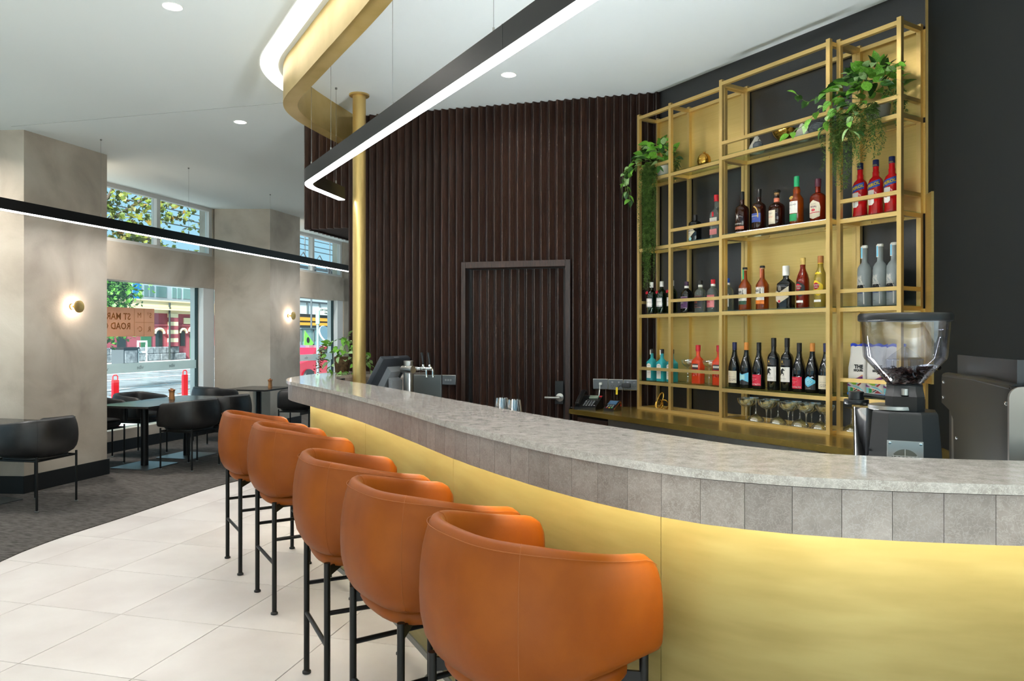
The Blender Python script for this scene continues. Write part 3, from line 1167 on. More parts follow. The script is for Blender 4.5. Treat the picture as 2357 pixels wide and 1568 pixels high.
def make_stool():
    t = thing('bar_stool', '', 'bar stool')
    rings, info = tub_shell(0.305, 0.0, 0.30, 0.215, 0.612, 0.668, 1.000, 0.925)
    sh_ = MB().loft(rings).build('backrest', 'leather_tan', t, 55)
    stitch(info, 1, sh_, 'thread_tan')
    back_seam(info, rings, sh_, 'thread_tan')
    superpad(0.235, 0.235, 0.0, 0.615, 0.715, 3.0, 0.03).build('seat', 'leather_tan', t, 50)
    superpad(0.225, 0.225, -0.005, 0.572, 0.625, 3.2, 0.018).build('seat_base', 'leather_tan', t, 50)
    for sx in (-1, 1):
        for sy in (-1, 1):
            x, y = 0.203 * sx, 0.215 * sy
            lg = MB().tube([(x, y, 0.012), (x, y, 0.30), (x, y, 0.645 if sy > 0 else 0.60)], 0.0125, 14).build('leg', 'black_metal', t, 40)
            MB().lathe([(0.012, 0.0), (0.019, 0.002), (0.019, 0.010), (0.012, 0.016)], 16, (x, y, 0)).build('foot', 'black_satin', lg, 40)
            MB().hexa([(x - 0.006, y - 0.006 * sy, 0.545), (x + 0.006, y - 0.006 * sy, 0.545), (x * 0.45 + 0.006, y * 0.45, 0.572), (x * 0.45 - 0.006, y * 0.45, 0.572),
                       (x - 0.006, y - 0.006 * sy, 0.585), (x + 0.006, y - 0.006 * sy, 0.585), (x * 0.45 + 0.006, y * 0.45, 0.585), (x * 0.45 - 0.006, y * 0.45, 0.585)]).build('bracket', 'black_metal', lg)
    for sy, z in ((-1, 0.27), (1, 0.27)):
        MB().cyl((-0.203, 0.215 * sy, z), (0.203, 0.215 * sy, z), 0.0095, 12).build('footrest', 'black_metal', t, 40)
    for sx in (-1, 1):
        MB().cyl((0.203 * sx, -0.215, 0.40), (0.203 * sx, 0.215, 0.40), 0.0095, 12).build('stretcher', 'black_metal', t, 40)
    return t


stool0 = make_stool()
stools = [((-1.909, 4.986), (-1.697, 4.640), 'first from the rounded bar end'), ((-1.483, 4.330), (-1.277, 3.989), 'second from the rounded bar end'),
          ((-0.911, 3.295), (-0.729, 2.930), 'third from the rounded bar end'), ((-0.569, 2.660), (-0.347, 2.320), 'fourth from the rounded bar end'),
          ((-0.226, 2.110), (0.007, 1.777), 'fifth from the rounded bar end')]
for i, (a, b, w) in enumerate(stools):
    o = stool0 if i == 0 else copy_tree(stool0)
    e1 = Vector((b[0] - a[0], b[1] - a[1])).normalized()
    e2 = Vector((-e1.y, e1.x))
    c = (Vector(a) + Vector(b)) / 2 + e2 * 0.215
    o.location = (c.x, c.y, 0.0)
    o.rotation_euler = (0, 0, math.atan2(e1.y, e1.x))
    o['label'] = 'tan leather tub bar stool on black legs, ' + w
    o['group'] = 'tan bar stools along the bar'


def make_chair():
    t = thing('dining_chair', '', 'chair')
    rings, info = tub_shell(0.30, 0.0, 0.29, 0.22, 0.452, 0.475, 0.775, 0.735)
    sh_ = MB().loft(rings).build('backrest', 'leather_black', t, 55)
    stitch(info, 1, sh_, 'thread_black')
    back_seam(info, rings, sh_, 'thread_black')
    superpad(0.235, 0.235, 0.01, 0.44, 0.53, 3.0, 0.03).build('seat', 'leather_black', t, 50)
    superpad(0.215, 0.215, 0.0, 0.425, 0.455, 3.2, 0.01).build('seat_base', 'leather_black', t, 50)
    for sx in (-1, 1):
        for sy in (-1, 1):
            x, y = 0.215 * sx, 0.215 * sy
            lg = MB().tube([(x, y, 0.008), (x, y, 0.46)], 0.010, 12).build('leg', 'black_metal', t, 40)
            MB().lathe([(0.010, 0.0), (0.016, 0.002), (0.016, 0.008), (0.010, 0.012)], 14, (x, y, 0)).build('foot', 'steel_dull', lg, 40)
    MB().tube([(-0.215, -0.215, 0.425), (0.215, -0.215, 0.425), (0.215, 0.215, 0.425), (-0.215, 0.215, 0.425)], 0.008, 8, closed=True).build('seat_frame', 'black_metal', t)
    return t


chair0 = make_chair()
# u, v, facing (direction the sitter looks, degrees from +v towards +u), label
chairs = [(7.215, -5.60, 176, 'black leather tub chair on the aisle side of the long table, near its corner'),
          (7.80, -5.58, 182, 'black leather tub chair on the aisle side of the long table, its far half'),
          (7.02, -6.72, 0, 'black leather tub chair on the window side of the long table, nearest the wide pillar'),
          (7.80, -6.78, 0, 'black leather tub chair between the long table and the sign window'),
          (5.26, -5.65, 183, 'black leather tub chair in front of the wide pillar, pulled up to a table'),
          (5.20, -6.88, 0, 'black leather tub chair behind the table at the wide pillar'),
          (9.05, -6.62, 62, 'black leather tub chair in the window corner, its open side toward the small table'),
          (9.42, -5.52, 190, 'black leather tub chair between the small table and the bar end')]
for i, (u_, v_, ang, lab) in enumerate(chairs):
    o = chair0 if i == 0 else copy_tree(chair0)
    x, y, _ = uv(u_, v_)
    d = Vector((V[0] * math.cos(R(ang)) + U[0] * math.sin(R(ang)), V[1] * math.cos(R(ang)) + U[1] * math.sin(R(ang))))
    o.location = (x, y, 0.007)
    o.rotation_euler = (0, 0, math.atan2(d.y, d.x) - R(90))
    o['label'] = lab
    o['group'] = 'black tub chairs in the dining area'


def round_rect(hx, hy, r, n=5):
    pts = []
    for cx, cy, a0 in ((hx - r, hy - r, 0), (-hx + r, hy - r, 90), (-hx + r, -hy + r, 180), (hx - r, -hy + r, 270)):
        for k in range(n + 1):
            a = R(a0 + 90 * k / n)
            pts.append((cx + r * math.cos(a), cy + r * math.sin(a)))
    return pts


def make_table(hx=0.35, hy=0.36):
    t = thing('dining_table', '', 'table')
    MB().prism(round_rect(hx, hy, 0.04), 0.690, 0.712).build('table_top', 'laptop_top', t)
    MB().lathe([(0.041, 0.009), (0.041, 0.69)], 24).build('post', 'black_metal', t, 40)
    MB().prism(round_rect(0.25, 0.25, 0.02), 0.0, 0.009).build('base_plate', 'steel_dull', t)
    return t


MATS['laptop_top'].node_tree.nodes['Principled BSDF'].inputs['Roughness'].default_value = 0.22
tb0 = make_table()
tabs = [(7.158, -6.16, 'dark square pedestal table, near half of the joined pair by the sign window'),
        (7.886, -6.17, 'dark square pedestal table, far half of the joined pair, wooden mills beside its seam'),
        (5.18, -6.215, 'dark square pedestal table in front of the wide pillar'),
        (9.66, -6.33, 'dark square pedestal table in the corner before the second pillar')]
for i, (u_, v_, lab) in enumerate(tabs):
    o = tb0 if i == 0 else copy_tree(tb0)
    x, y, _ = uv(u_, v_)
    o.location = (x, y, 0.007)
    o.rotation_euler = (0, 0, U_ANG)
    o['label'] = lab
    o['group'] = 'dark pedestal tables'


def make_mill(loc, lab):
    t = thing('pepper_mill', lab, 'mill', loc, U_ANG, 'wooden salt and pepper mills')
    MB().lathe([(0.026, 0), (0.027, 0.004), (0.022, 0.05), (0.021, 0.07), (0.025, 0.098), (0.027, 0.1)], 20).build('body', 'wood_mill', t, 40)
    MB().lathe([(0.029, 0.1), (0.030, 0.103), (0.030, 0.114), (0.027, 0.118), (0.008, 0.119)], 20).build('cap', 'copper', t, 40)
    MB().lathe([(0.006, 0.119), (0.008, 0.126), (0.006, 0.132), (0.001, 0.133)], 12).build('knob', 'copper', t, 40)


for u_, v_, lab in ((7.74, -6.28, 'turned wooden mill with copper cap on the long table'), (7.70, -6.225, 'turned wooden mill with copper cap on the long table'),
                    (9.78, -6.22, 'turned wooden mill with copper cap on the corner table'), (9.83, -6.24, 'turned wooden mill with copper cap on the corner table')):
    x, y, _ = uv(u_, v_)
    make_mill((x, y, 0.719), lab)

# ================================================================== BACK BAR
CZ = 0.923
# brass worktop
def sq(s0, s1, t0, t1):
    return [sh(s0, t0)[:2], sh(s1, t0)[:2], sh(s1, t1)[:2], sh(s0, t1)[:2]]


def sroot(name, label, cat, group=None):
    return thing(name, label, cat, (SO[0], SO[1], 0), S_ANG, group)


bc = sroot('back_counter', 'aged brass worktop along the back bar under the bottle shelves', 'counter')
MB().prism([(-1.175, -0.39), (1.87, -0.39), (1.238, 0.275), (-0.99, 0.275), (-1.175, -0.06)], CZ - 0.036, CZ).build('worktop', 'brass_counter', bc)
cab = sroot('wooden_cabinet', 'dark timber cabinet under the phone end of the brass worktop', 'cabinet')
MB().box(-1.13, -0.72, -0.345, 0.0, 0.0, CZ - 0.037).build('body', 'timber_dark', cab)
MB().bbox(-1.10, -0.74, -0.362, -0.346, 0.06, CZ - 0.06, 0.002).build('door', 'timber', cab)
fr = sroot('bar_fridge', 'under counter steel bar fridge with glass doors below the brass worktop', 'fridge')
MB().box(-0.70, 1.02, -0.32, 0.25, 0.03, CZ - 0.037).build('body', 'black_satin', fr)
MB().bbox(-0.715, 1.035, -0.375, -0.325, CZ - 0.115, CZ - 0.038, 0.003).build('lintel', 'steel', fr)
mat('fridge_door', '#AEB9B5', 0.3, 0.2)
for k in range(4):
    s0 = -0.70 + k * 0.43
    d = MB().bbox(s0 + 0.006, s0 + 0.424, -0.362, -0.325, 0.08, CZ - 0.125, 0.003).build('door', 'fridge_door', fr)
    MB().box(s0 + 0.05, s0 + 0.38, -0.366, -0.362, 0.13, CZ - 0.18).build('pane', 'black_wall', d)
cab2 = sroot('wooden_cabinet', 'dark timber cabinet under the coffee end of the brass worktop', 'cabinet')
MB().prism([(1.05, -0.345), (1.82, -0.345), (1.40, 0.1), (1.05, 0.1)], 0.0, CZ - 0.037).build('body', 'timber', cab2)

# brass shelf units
PW = 0.025
T_S, T_B = 0.061, 0.249
LV = {'top': 3.185, 1: 2.683, 2: 2.156, 3: 1.645, 4: 1.130, 0: CZ + 0.0105}
GD = {1: 2.785, 2: 2.270, 3: 1.752, 4: 1.240}
ST = {1: 2.683 + 0.0185, 2: 2.156 + 0.0185, 3: 1.645 + 0.0185, 4: 1.130 + 0.0185, 0: CZ}


def rail(par, s0, s1, t0, t1, zc, name='rail', h=0.024):
    MB().box(s0, s1, t0, t1, zc - h / 2, zc + h / 2).build(name, 'brass', par)


def unit(label, fronts, tf, guards, panels, side_guards):
    un = sroot('display_shelf', label, 'shelf', 'brass bottle shelves')
    for s in fronts:
        MB().box(s, s + PW, tf, tf + PW, CZ, 3.213).build('post', 'brass', un)
        MB().box(s, s + PW, T_B, T_B + PW, CZ, 3.213).build('post', 'brass', un)
    s0, s1 = fronts[0], fronts[-1] + PW
    for k, z in LV.items():
        h = 0.021 if k == 0 else 0.024
        for a, b in zip(fronts[:-1], fronts[1:]):
            rail(un, a + PW, b, tf, tf + PW, z, h=h)
            rail(un, a + PW, b, T_B, T_B + PW, z, h=h)
        for s in ([fronts[0], fronts[-1]] if k in (0,) else fronts):
            rail(un, s, s + PW, tf + PW, T_B, z, 'side_rail', h=h)
        if k in (1, 2, 3, 4):
            MB().box(s0 + 0.004, s1 - 0.004, tf + 0.004, T_B + PW - 0.004, z + 0.0125, z + 0.0185).build('glass_shelf', 'glass_shelf', un)
            # fixing lugs under the back rail
            for q in (0.25, 0.75):
                sx = s0 + (s1 - s0) * q
                MB().cyl((sx, T_B, z - 0.0), (sx, T_B - 0.008, z - 0.0), 0.006, 10).build('screw', 'brass', un)
    for (i, k) in guards:
        rail(un, fronts[i] + PW, fronts[i + 1], tf, tf + PW, GD[k], 'guard_rail', 0.022)
    for (s, k) in side_guards:
        rail(un, s, s + PW, tf + PW, T_B, GD[k], 'guard_rail', 0.022)
    for (a, b, z0, z1) in panels:
        MB().box(a, b, 0.2745, 0.2785, z0, z1).build('back_panel', 'brass_panel', un)
    return un


unit('tall brass bottle shelf with trailing plant beside the timber wall', [-0.895, -0.549, -0.029], T_S,
     [(0, 1), (1, 2), (1, 3), (0, 4), (1, 4)], [(-0.88, -0.004, 2.70, 3.185), (-0.88, -0.004, 1.145, 1.645)], [(-0.895, 1), (-0.895, 3), (-0.895, 4)])
unit('wide middle brass bottle shelf standing forward, wine on its lowest board', [0.0, 0.813], 0.0,
     [(0, 1), (0, 3)], [(0.0, 0.838, 1.66, 2.156), (0.0, 0.838, 1.145, 1.645)], [])
unit('narrow brass bottle shelf with big plant next to the charcoal wall', [0.839, 1.201], T_S,
     [(0, 1), (0, 2), (0, 3), (0, 4)], [(0.839, 1.238, 2.70, 3.185), (0.839, 1.238, 2.17, 2.67), (0.839, 1.238, 1.145, 1.645)],
     [(1.201, 1), (1.201, 2), (1.201, 3), (1.201, 4)])

# ------------------------------------------------------------------ bottles
mat('paper_white', '#E6E1D8', 0.6)
mat('paper_cream', '#D9CDB4', 0.6)
mat('ink_black', '#17171A', 0.6)
mat('ink_grey', '#77736D', 0.6)
mat('wine_glass', '#07080A', 0.08, spec=0.6, coat=0.3)
mat('whisky_dark', '#2A0B05', 0.06, spec=0.6, trans=0.15)
mat('amber', '#9A3F0A', 0.06, spec=0.6, trans=0.35)
mat('amber_red', '#86200A', 0.06, spec=0.6, trans=0.35)
mat('aperitif_red', '#D4161C', 0.06, spec=0.6, trans=0.3)
mat('gin_orange', '#F0502A', 0.06, spec=0.6, trans=0.3)
mat('pale_rum', '#C9B24C', 0.06, spec=0.6, trans=0.6)
mat('black_glass', '#0A0A0B', 0.08, spec=0.6)
mat('frosted', '#9DA6A5', 0.45, trans=0.45)
mat('clear_gin', '#B9C2BC', 0.06, trans=0.85)
for nm, c in (('cap_navy', '#1C2450'), ('cap_orange', '#D98B3C'), ('cap_black', '#161514'), ('cap_purple', '#3C2240'), ('cap_red', '#C21F2B'), ('cap_blue', '#1F4FA8'),
              ('cap_white', '#E2E0D8'), ('cap_green', '#1D9A63'), ('cap_maroon', '#4A1B2C'), ('cap_gold', '#C6A75B'), ('cap_copper', '#A66A34'), ('label_red', '#D01C3A'), ('label_blue', '#63B9DA'),
              ('label_teal', '#A8DADB'), ('label_dark', '#26272A'), ('label_purple', '#4E2554'), ('label_pink', '#E08A8A'), ('label_yellow', '#EBCB25'), ('label_green', '#2F9E63'), ('label_dgreen', '#244A33'),
              ('label_orange', '#E07A22'), ('label_navy', '#1D3A86'), ('label_salmon', '#D8795C'), ('label_indigo', '#3D4F96'), ('cork', '#B58A58'), ('seal_red', '#C0172E'), ('base_blue', '#1857B8'), ('leaf_gold', '#C9A44E')):
    mat(nm, c, 0.4)


def patch(Rr, w, z0, z1, xc=0.0, n=8, flat=False, poly=None, y=None):
    """label sheet on the front of a bottle; poly: outline in x,z instead of a rectangle"""
    mb = MB()

    def P(x, z, o=0.0):
        if flat:
            return (x, -(Rr + 0.0006 + o), z)
        a = x / Rr
        return ((Rr + 0.0006 + o) * math.sin(a), -(Rr + 0.0006 + o) * math.cos(a), z)
    if poly:
        # triangulate as horizontal strips through bmesh so that it can bend
        bm = bmesh.new()
        vs = [bm.verts.new((x, 0, z)) for x, z in poly]
        bm.faces.new(vs)
        xs = sorted(set(x for x, z in poly))
        lo, hi = min(xs), max(xs)
        for k in range(1, 8):
            xx = lo + (hi - lo) * k / 8
            g = list(bm.verts) + list(bm.edges) + list(bm.faces)
            bmesh.ops.bisect_plane(bm, geom=g, plane_co=(xx, 0, 0), plane_no=(1, 0, 0))
        bm.verts.index_update()
        mb.add([P(v.co.x, v.co.z, 0.0004) for v in bm.verts], [[v.index for v in f.verts] for f in bm.faces])
        bm.free()
        return mb
    xs = [xc - w / 2 + w * k / n for k in range(n + 1)]
    vs = [P(x, z0) for x in xs] + [P(x, z1) for x in xs]
    mb.add(vs, [(k, k + 1, n + 2 + k, n + 1 + k) for k in range(n)])
    return mb


def put_text(par, txt, size, Rr, x, z, mt, flat=False, bold=0.0, shear=0.0, o=0.0012):
    m = text_mb(txt, size, depth=0.0002, bold=bold, shear=shear)
    if flat:
        m.v = [(x + a, -(Rr + o), z + c) for a, b, c in m.v]
    else:
        m.v = [((Rr + o) * math.sin((x + a) / Rr), -(Rr + o) * math.cos((x + a) / Rr), z + c) for a, b, c in m.v]
    m.build('lettering', mt, par)


PROF = {
    'burgundy': [(0.55, 0), (0.92, 0.0), (1, 0.012), (1, 0.40), (0.97, 0.45), (0.86, 0.53), (0.62, 0.64), (0.42, 0.73), (0.36, 0.80), (0.34, 0.985), (0.3, 0.99)],
    'bordeaux': [(0.55, 0), (0.92, 0.0), (1, 0.012), (1, 0.60), (0.97, 0.635), (0.82, 0.68), (0.50, 0.72), (0.40, 0.75), (0.38, 0.985), (0.3, 0.99)],
    'whisky': [(0.6, 0), (0.95, 0.0), (1, 0.012), (1, 0.56), (0.96, 0.60), (0.80, 0.645), (0.45, 0.68), (0.34, 0.70), (0.32, 0.97), (0.28, 0.975)],
    'gin': [(0.6, 0), (0.96, 0.0), (1, 0.015), (1, 0.58), (0.94, 0.64), (0.75, 0.70), (0.46, 0.745), (0.34, 0.77), (0.33, 0.97), (0.3, 0.975)],
    'bourbon': [(0.6, 0), (0.95, 0.0), (1, 0.012), (0.99, 0.10), (0.96, 0.30), (1.0, 0.52), (0.98, 0.57), (0.62, 0.66), (0.42, 0.70), (0.36, 0.74), (0.30, 0.97), (0.27, 0.975)],
    'rum': [(0.6, 0), (0.95, 0.0), (1, 0.012), (1, 0.50), (0.97, 0.57), (0.80, 0.66), (0.52, 0.74), (0.42, 0.79), (0.40, 0.97), (0.36, 0.975)],
    'aperitif': [(0.7, 0), (0.98, 0.0), (1, 0.01), (0.92, 0.10), (0.86, 0.20), (0.90, 0.30), (1.0, 0.50), (0.98, 0.58), (0.80, 0.65), (0.45, 0.70), (0.42, 0.72), (0.44, 0.78), (0.38, 0.79), (0.36, 0.97), (0.3, 0.975)],
    'vodka': [(0.6, 0), (0.95, 0.0), (1, 0.01), (1, 0.58), (0.95, 0.63), (0.72, 0.68), (0.45, 0.715), (0.40, 0.74), (0.39, 0.97), (0.36, 0.975)],
    'squat': [(0.7, 0), (0.97, 0.0), (1, 0.02), (1, 0.66), (0.96, 0.71), (0.70, 0.75), (0.38, 0.77), (0.36, 0.97), (0.3, 0.975)],
    'square': [(0.7, 0), (0.97, 0.0), (1, 0.015), (1, 0.55), (0.97, 0.59), (0.70, 0.66), (0.42, 0.70), (0.38, 0.73), (0.37, 0.97), (0.3, 0.975)],
    'malt': [(0.6, 0), (0.95, 0.0), (1, 0.012), (1, 0.50), (0.96, 0.545), (0.72, 0.60), (0.52, 0.635), (0.50, 0.66), (0.54, 0.70), (0.50, 0.745), (0.38, 0.77), (0.36, 0.97), (0.3, 0.975)],
}


def bottle(label, row, s, t, h, r, prof, glass, cap, cap_from, group=None, square=None, sy=1.0, capr=1.10, rz=0.0, seg=28, cat='bottle'):
    x, y, _ = sh(s, t)
    o = thing('bottle', label, cat, (x, y, ST[row]), S_ANG + rz, group)
    pr = [(a * r, b * h, (square if (square and b < 0.62) else 2.0)) if square else (a * r, b * h) for a, b in PROF[prof]]
    MB().lathe(pr, seg, sy=sy).build('glass_body', glass, o, 50)
    if cap:
        rn = [a for a, b in PROF[prof] if b >= 0.9][0] * r * capr
        MB().lathe([(rn, cap_from * h), (rn * 1.02, cap_from * h + 0.001), (rn * 1.02, h - 0.002), (rn * 0.9, h)], 20).build('cap', cap, o, 50)
    return o


def lab(o, mt, *a, **k):
    return patch(*a, **k).build('paper_label', mt, o)


# row 4, left bay: turquoise gin, coupes, orange gin
for s in (-0.811, -0.700, -0.592):
    h, r = 0.243, 0.037
    o = bottle('square turquoise gin bottle with white arched label on the lowest glass shelf', 4, s, 0.14, h, r, 'square', 'glass_teal', 'cap_black', 0.86, 'turquoise gin bottles', 6, 0.9)
    MB().lathe([(r * 0.94, 0.006, 6), (r * 0.94, 0.012, 6)], 24, sy=0.9).build('blue_base', 'base_blue', o)
    w = 0.046
    arch = [(-w / 2, 0.018), (w / 2, 0.018), (w / 2, 0.115)] + [(w / 2 * math.cos(R(a)), 0.115 + 0.016 * math.sin(R(a))) for a in range(15, 180, 15)] + [(-w / 2, 0.115)]
    l = lab(o, 'paper_white', r * 0.9, w, 0, 0, flat=True, poly=arch)
    put_text(l, 'BOMBAY', 0.0085, r * 0.9, 0, 0.116, 'ink_black', True)
    m = MB().lathe([(0.009, 0.0), (0.009, 0.0006)], 16).xf(Matrix.Translation((0, -r * 0.9 - 0.0012, 0.088)) @ Matrix.Rotation(R(90), 4, 'X') @ Matrix.Scale(1.25, 4, (0, 1, 0)))
    m.build('oval_emblem', 'label_blue', l)
    put_text(l, 'LONDON', 0.007, r * 0.9, 0, 0.060, 'ink_grey', True)
    put_text(l, 'DRY GIN', 0.006, r * 0.9, 0, 0.048, 'ink_grey', True)
    MB().box(-0.008, 0.002, -0.0165, -0.0155, 0.20, 0.236).build('neck_strip', 'paper_white', o)


def coupe(row, s, t, label, group, inv=False, h=0.155, r=0.047):
    x, y, _ = sh(s, t)
    o = thing('coupe_glass', label, 'glass', (x, y, ST[row]), 0, group)
    pr = [(r, h), (r * 0.995, h - 0.012), (r * 0.90, h - 0.030), (r * 0.62, h - 0.047), (r * 0.2, h - 0.057), (0.006, h - 0.066), (0.0038, h - 0.085), (0.0036, 0.02), (0.006, 0.008), (0.018, 0.004), (r * 0.72, 0.0015), (r * 0.74, 0.0)]
    inner = [(r * 0.965, h), (r * 0.96, h - 0.012), (r * 0.86, h - 0.029), (r * 0.58, h - 0.0445), (r * 0.1, h - 0.053)]
    if inv:
        pr = [(a, h - b) for a, b in pr]
        inner = [(a, h - b) for a, b in inner]
    MB().lathe(pr, 26, caps=False).build('bowl_and_stem', 'glass_clear', o, 60)
    MB().lathe(inner, 26, caps=False).build('inner_bowl', 'glass_clear', o, 60)
    return o


coupe(4, -0.460, 0.17, 'single clear coupe glass between the turquoise and orange bottles', 'coupe glasses', h=0.17, r=0.046)
coupe(4, -0.251, 0.17, 'single clear coupe glass between the two orange bottles', 'coupe glasses', h=0.17, r=0.046)
for s, tx in ((-0.356, 'bright orange gin bottle with red cap between two coupe glasses'), (-0.157, 'bright orange gin bottle with red cap close behind the shelf posts')):
    h, r = 0.278, 0.043
    o = bottle(tx, 4, s, 0.17, h, r, 'square', 'gin_orange', 'cap_red', 0.84, None, 6, 0.7)
    l = lab(o, 'label_dark', r * 0.7, 0.055, 0.108, 0.142, flat=True)
    patch(r * 0.7 + 0.0006, 0.055, 0.118, 0.133, flat=True).build('label_band', 'paper_white', l)
    patch(r * 0.7 + 0.0006, 0.055, 0.104, 0.108, flat=True).build('label_band', 'label_purple', l)
    put_text(l, 'BEEFEATER', 0.0085, r * 0.7 + 0.001, 0, 0.1255, 'ink_black', True)
    put_text(o, '24', 0.045, r * 0.7, -0.002, 0.068, 'label_pink', True)

# row 4, middle: eight wines
wines = [(0.046, 'gsm', 'cap_navy'), (0.146, 'bow', 'cap_orange'), (0.249, 'red', 'cap_black'), (0.366, 'horse', 'cap_black'), (0.468, 'horse', 'cap_black'), (0.557, 'red', 'cap_black'), (0.650, 'diamond', 'cap_orange'), (0.742, 'gsm', 'cap_navy')]
wl_lab = {'gsm': 'red wine bottle with navy cap and plain off-white label', 'bow': 'red wine bottle with orange cap and pale blue bow shaped label',
          'red': 'red wine bottle with black cap and crimson label', 'horse': 'tall straight wine bottle with a leaping horse label', 'diamond': 'red wine bottle with orange cap and blue diamond label'}
wl_where = {0: ', first in the row', 2: ' in the first half of the row', 5: ' in the second half of the row', 7: ' behind the shelf post'}
HORSE = [(-0.016, 0.0), (-0.012, 0.014), (-0.013, 0.024), (-0.009, 0.031), (-0.003, 0.036), (0.004, 0.039), (0.005, 0.042), (0.007, 0.039), (0.011, 0.034), (0.016, 0.029), (0.014, 0.026), (0.008, 0.028), (0.006, 0.025), (0.006, 0.016),
         (0.011, 0.010), (0.010, 0.003), (0.006, -0.004), (0.004, -0.003), (0.007, 0.003), (0.007, 0.007), (0.001, 0.010), (-0.003, 0.008), (-0.006, 0.002), (-0.012, -0.002)]
for i, (s, kind, cap) in enumerate(wines):
    bord = kind == 'horse'
    h, r = (0.332, 0.039) if bord else (0.302, 0.041)
    o = bottle(wl_lab[kind] + wl_where.get(i, ''), 4, s, 0.10, h, r, 'bordeaux' if bord else 'burgundy', 'wine_glass', cap, 0.83, 'wine bottles on the middle shelf' if not bord else 'horse label wine bottles', capr=1.06)
    if kind == 'gsm':
        l = lab(o, 'paper_cream', r, 0.082, 0.030, 0.110)
        put_text(l, 'GSM', 0.024, r, 0.012, 0.050, 'ink_grey')
        put_text(l, 'HENRY DARLEY', 0.0065, r, 0.006, 0.070, 'ink_grey')
        lab(l, 'ink_black', r, 0, 0, 0, poly=[(-0.041, 0.094), (-0.041, 0.080), (-0.033, 0.087)])
    elif kind == 'bow':
        lab(o, 'label_dark', r, 0.082, 0.024, 0.060)
        l = lab(o, 'label_blue', r, 0, 0, 0, poly=[(-0.041, 0.040), (0.0, 0.056), (0.041, 0.040), (0.041, 0.104), (0.0, 0.090), (-0.041, 0.104)])
        lab(l, 'label_teal', r + 0.0006, 0, 0, 0, poly=[(-0.034, 0.048), (0.0, 0.060), (0.018, 0.056), (0.018, 0.090), (0.0, 0.086), (-0.034, 0.096)])
    elif kind == 'red':
        l = lab(o, 'label_red', r, 0.080, 0.022, 0.094)
        put_text(l, 'MONTALTO', 0.0125, r, 0, 0.031, 'paper_white', bold=0.0004)
        put_text(l, 'PENNON HILL', 0.007, r, -0.014, 0.082, 'paper_white')
        put_text(l, 'PINOT NOIR', 0.008, r, -0.010, 0.064, 'paper_white')
        put_text(l, '2018', 0.007, r, -0.010, 0.055, 'paper_white')
    elif kind == 'horse':
        l = lab(o, 'paper_white', r, 0.080, 0.058, 0.150)
        lab(l, 'ink_black', r + 0.0006, 0, 0, 0, poly=[(x * 1.25 - 0.008, 0.098 + z * 1.1) for x, z in HORSE])
        put_text(l, 'DARK HORSE', 0.0075, r, -0.004, 0.077, 'ink_grey')
        l2 = lab(o, 'label_dark', r, 0.084, 0.158, 0.198)
        lab(l2, 'leaf_gold', r + 0.0006, 0, 0, 0, poly=[(-0.014, 0.178), (-0.009, 0.176), (-0.007, 0.181), (-0.005, 0.176), (0.0, 0.178), (-0.003, 0.187), (-0.007, 0.194), (-0.011, 0.187)])
        put_text(l2, 'BOWEN', 0.0075, r, -0.006, 0.168, 'leaf_gold')
    else:
        lab(o, 'label_dark', r, 0.084, 0.020, 0.062)
        l = lab(o, 'label_blue', r, 0, 0, 0, poly=[(-0.042, 0.062), (0.0, 0.036), (0.042, 0.062), (0.042, 0.076), (0.0, 0.102), (-0.042, 0.076)])
        for q in (0.8, 0.6, 0.4, 0.2):
            lab(l, 'label_teal' if q in (0.8, 0.4) else 'label_blue', r + 0.0012 - q * 0.0006, 0, 0, 0, poly=[(-0.036 * q, 0.069), (0.0, 0.069 - 0.026 * q), (0.036 * q, 0.069), (0.0, 0.069 + 0.026 * q)])
        lab(l, 'ink_black', r + 0.0016, 0, 0, 0, poly=[(-0.003, 0.069), (0, 0.067), (0.003, 0.069), (0, 0.071)])
        put_text(o, 'STUDIO', 0.0085, r, 0.0, 0.028, 'paper_cream')

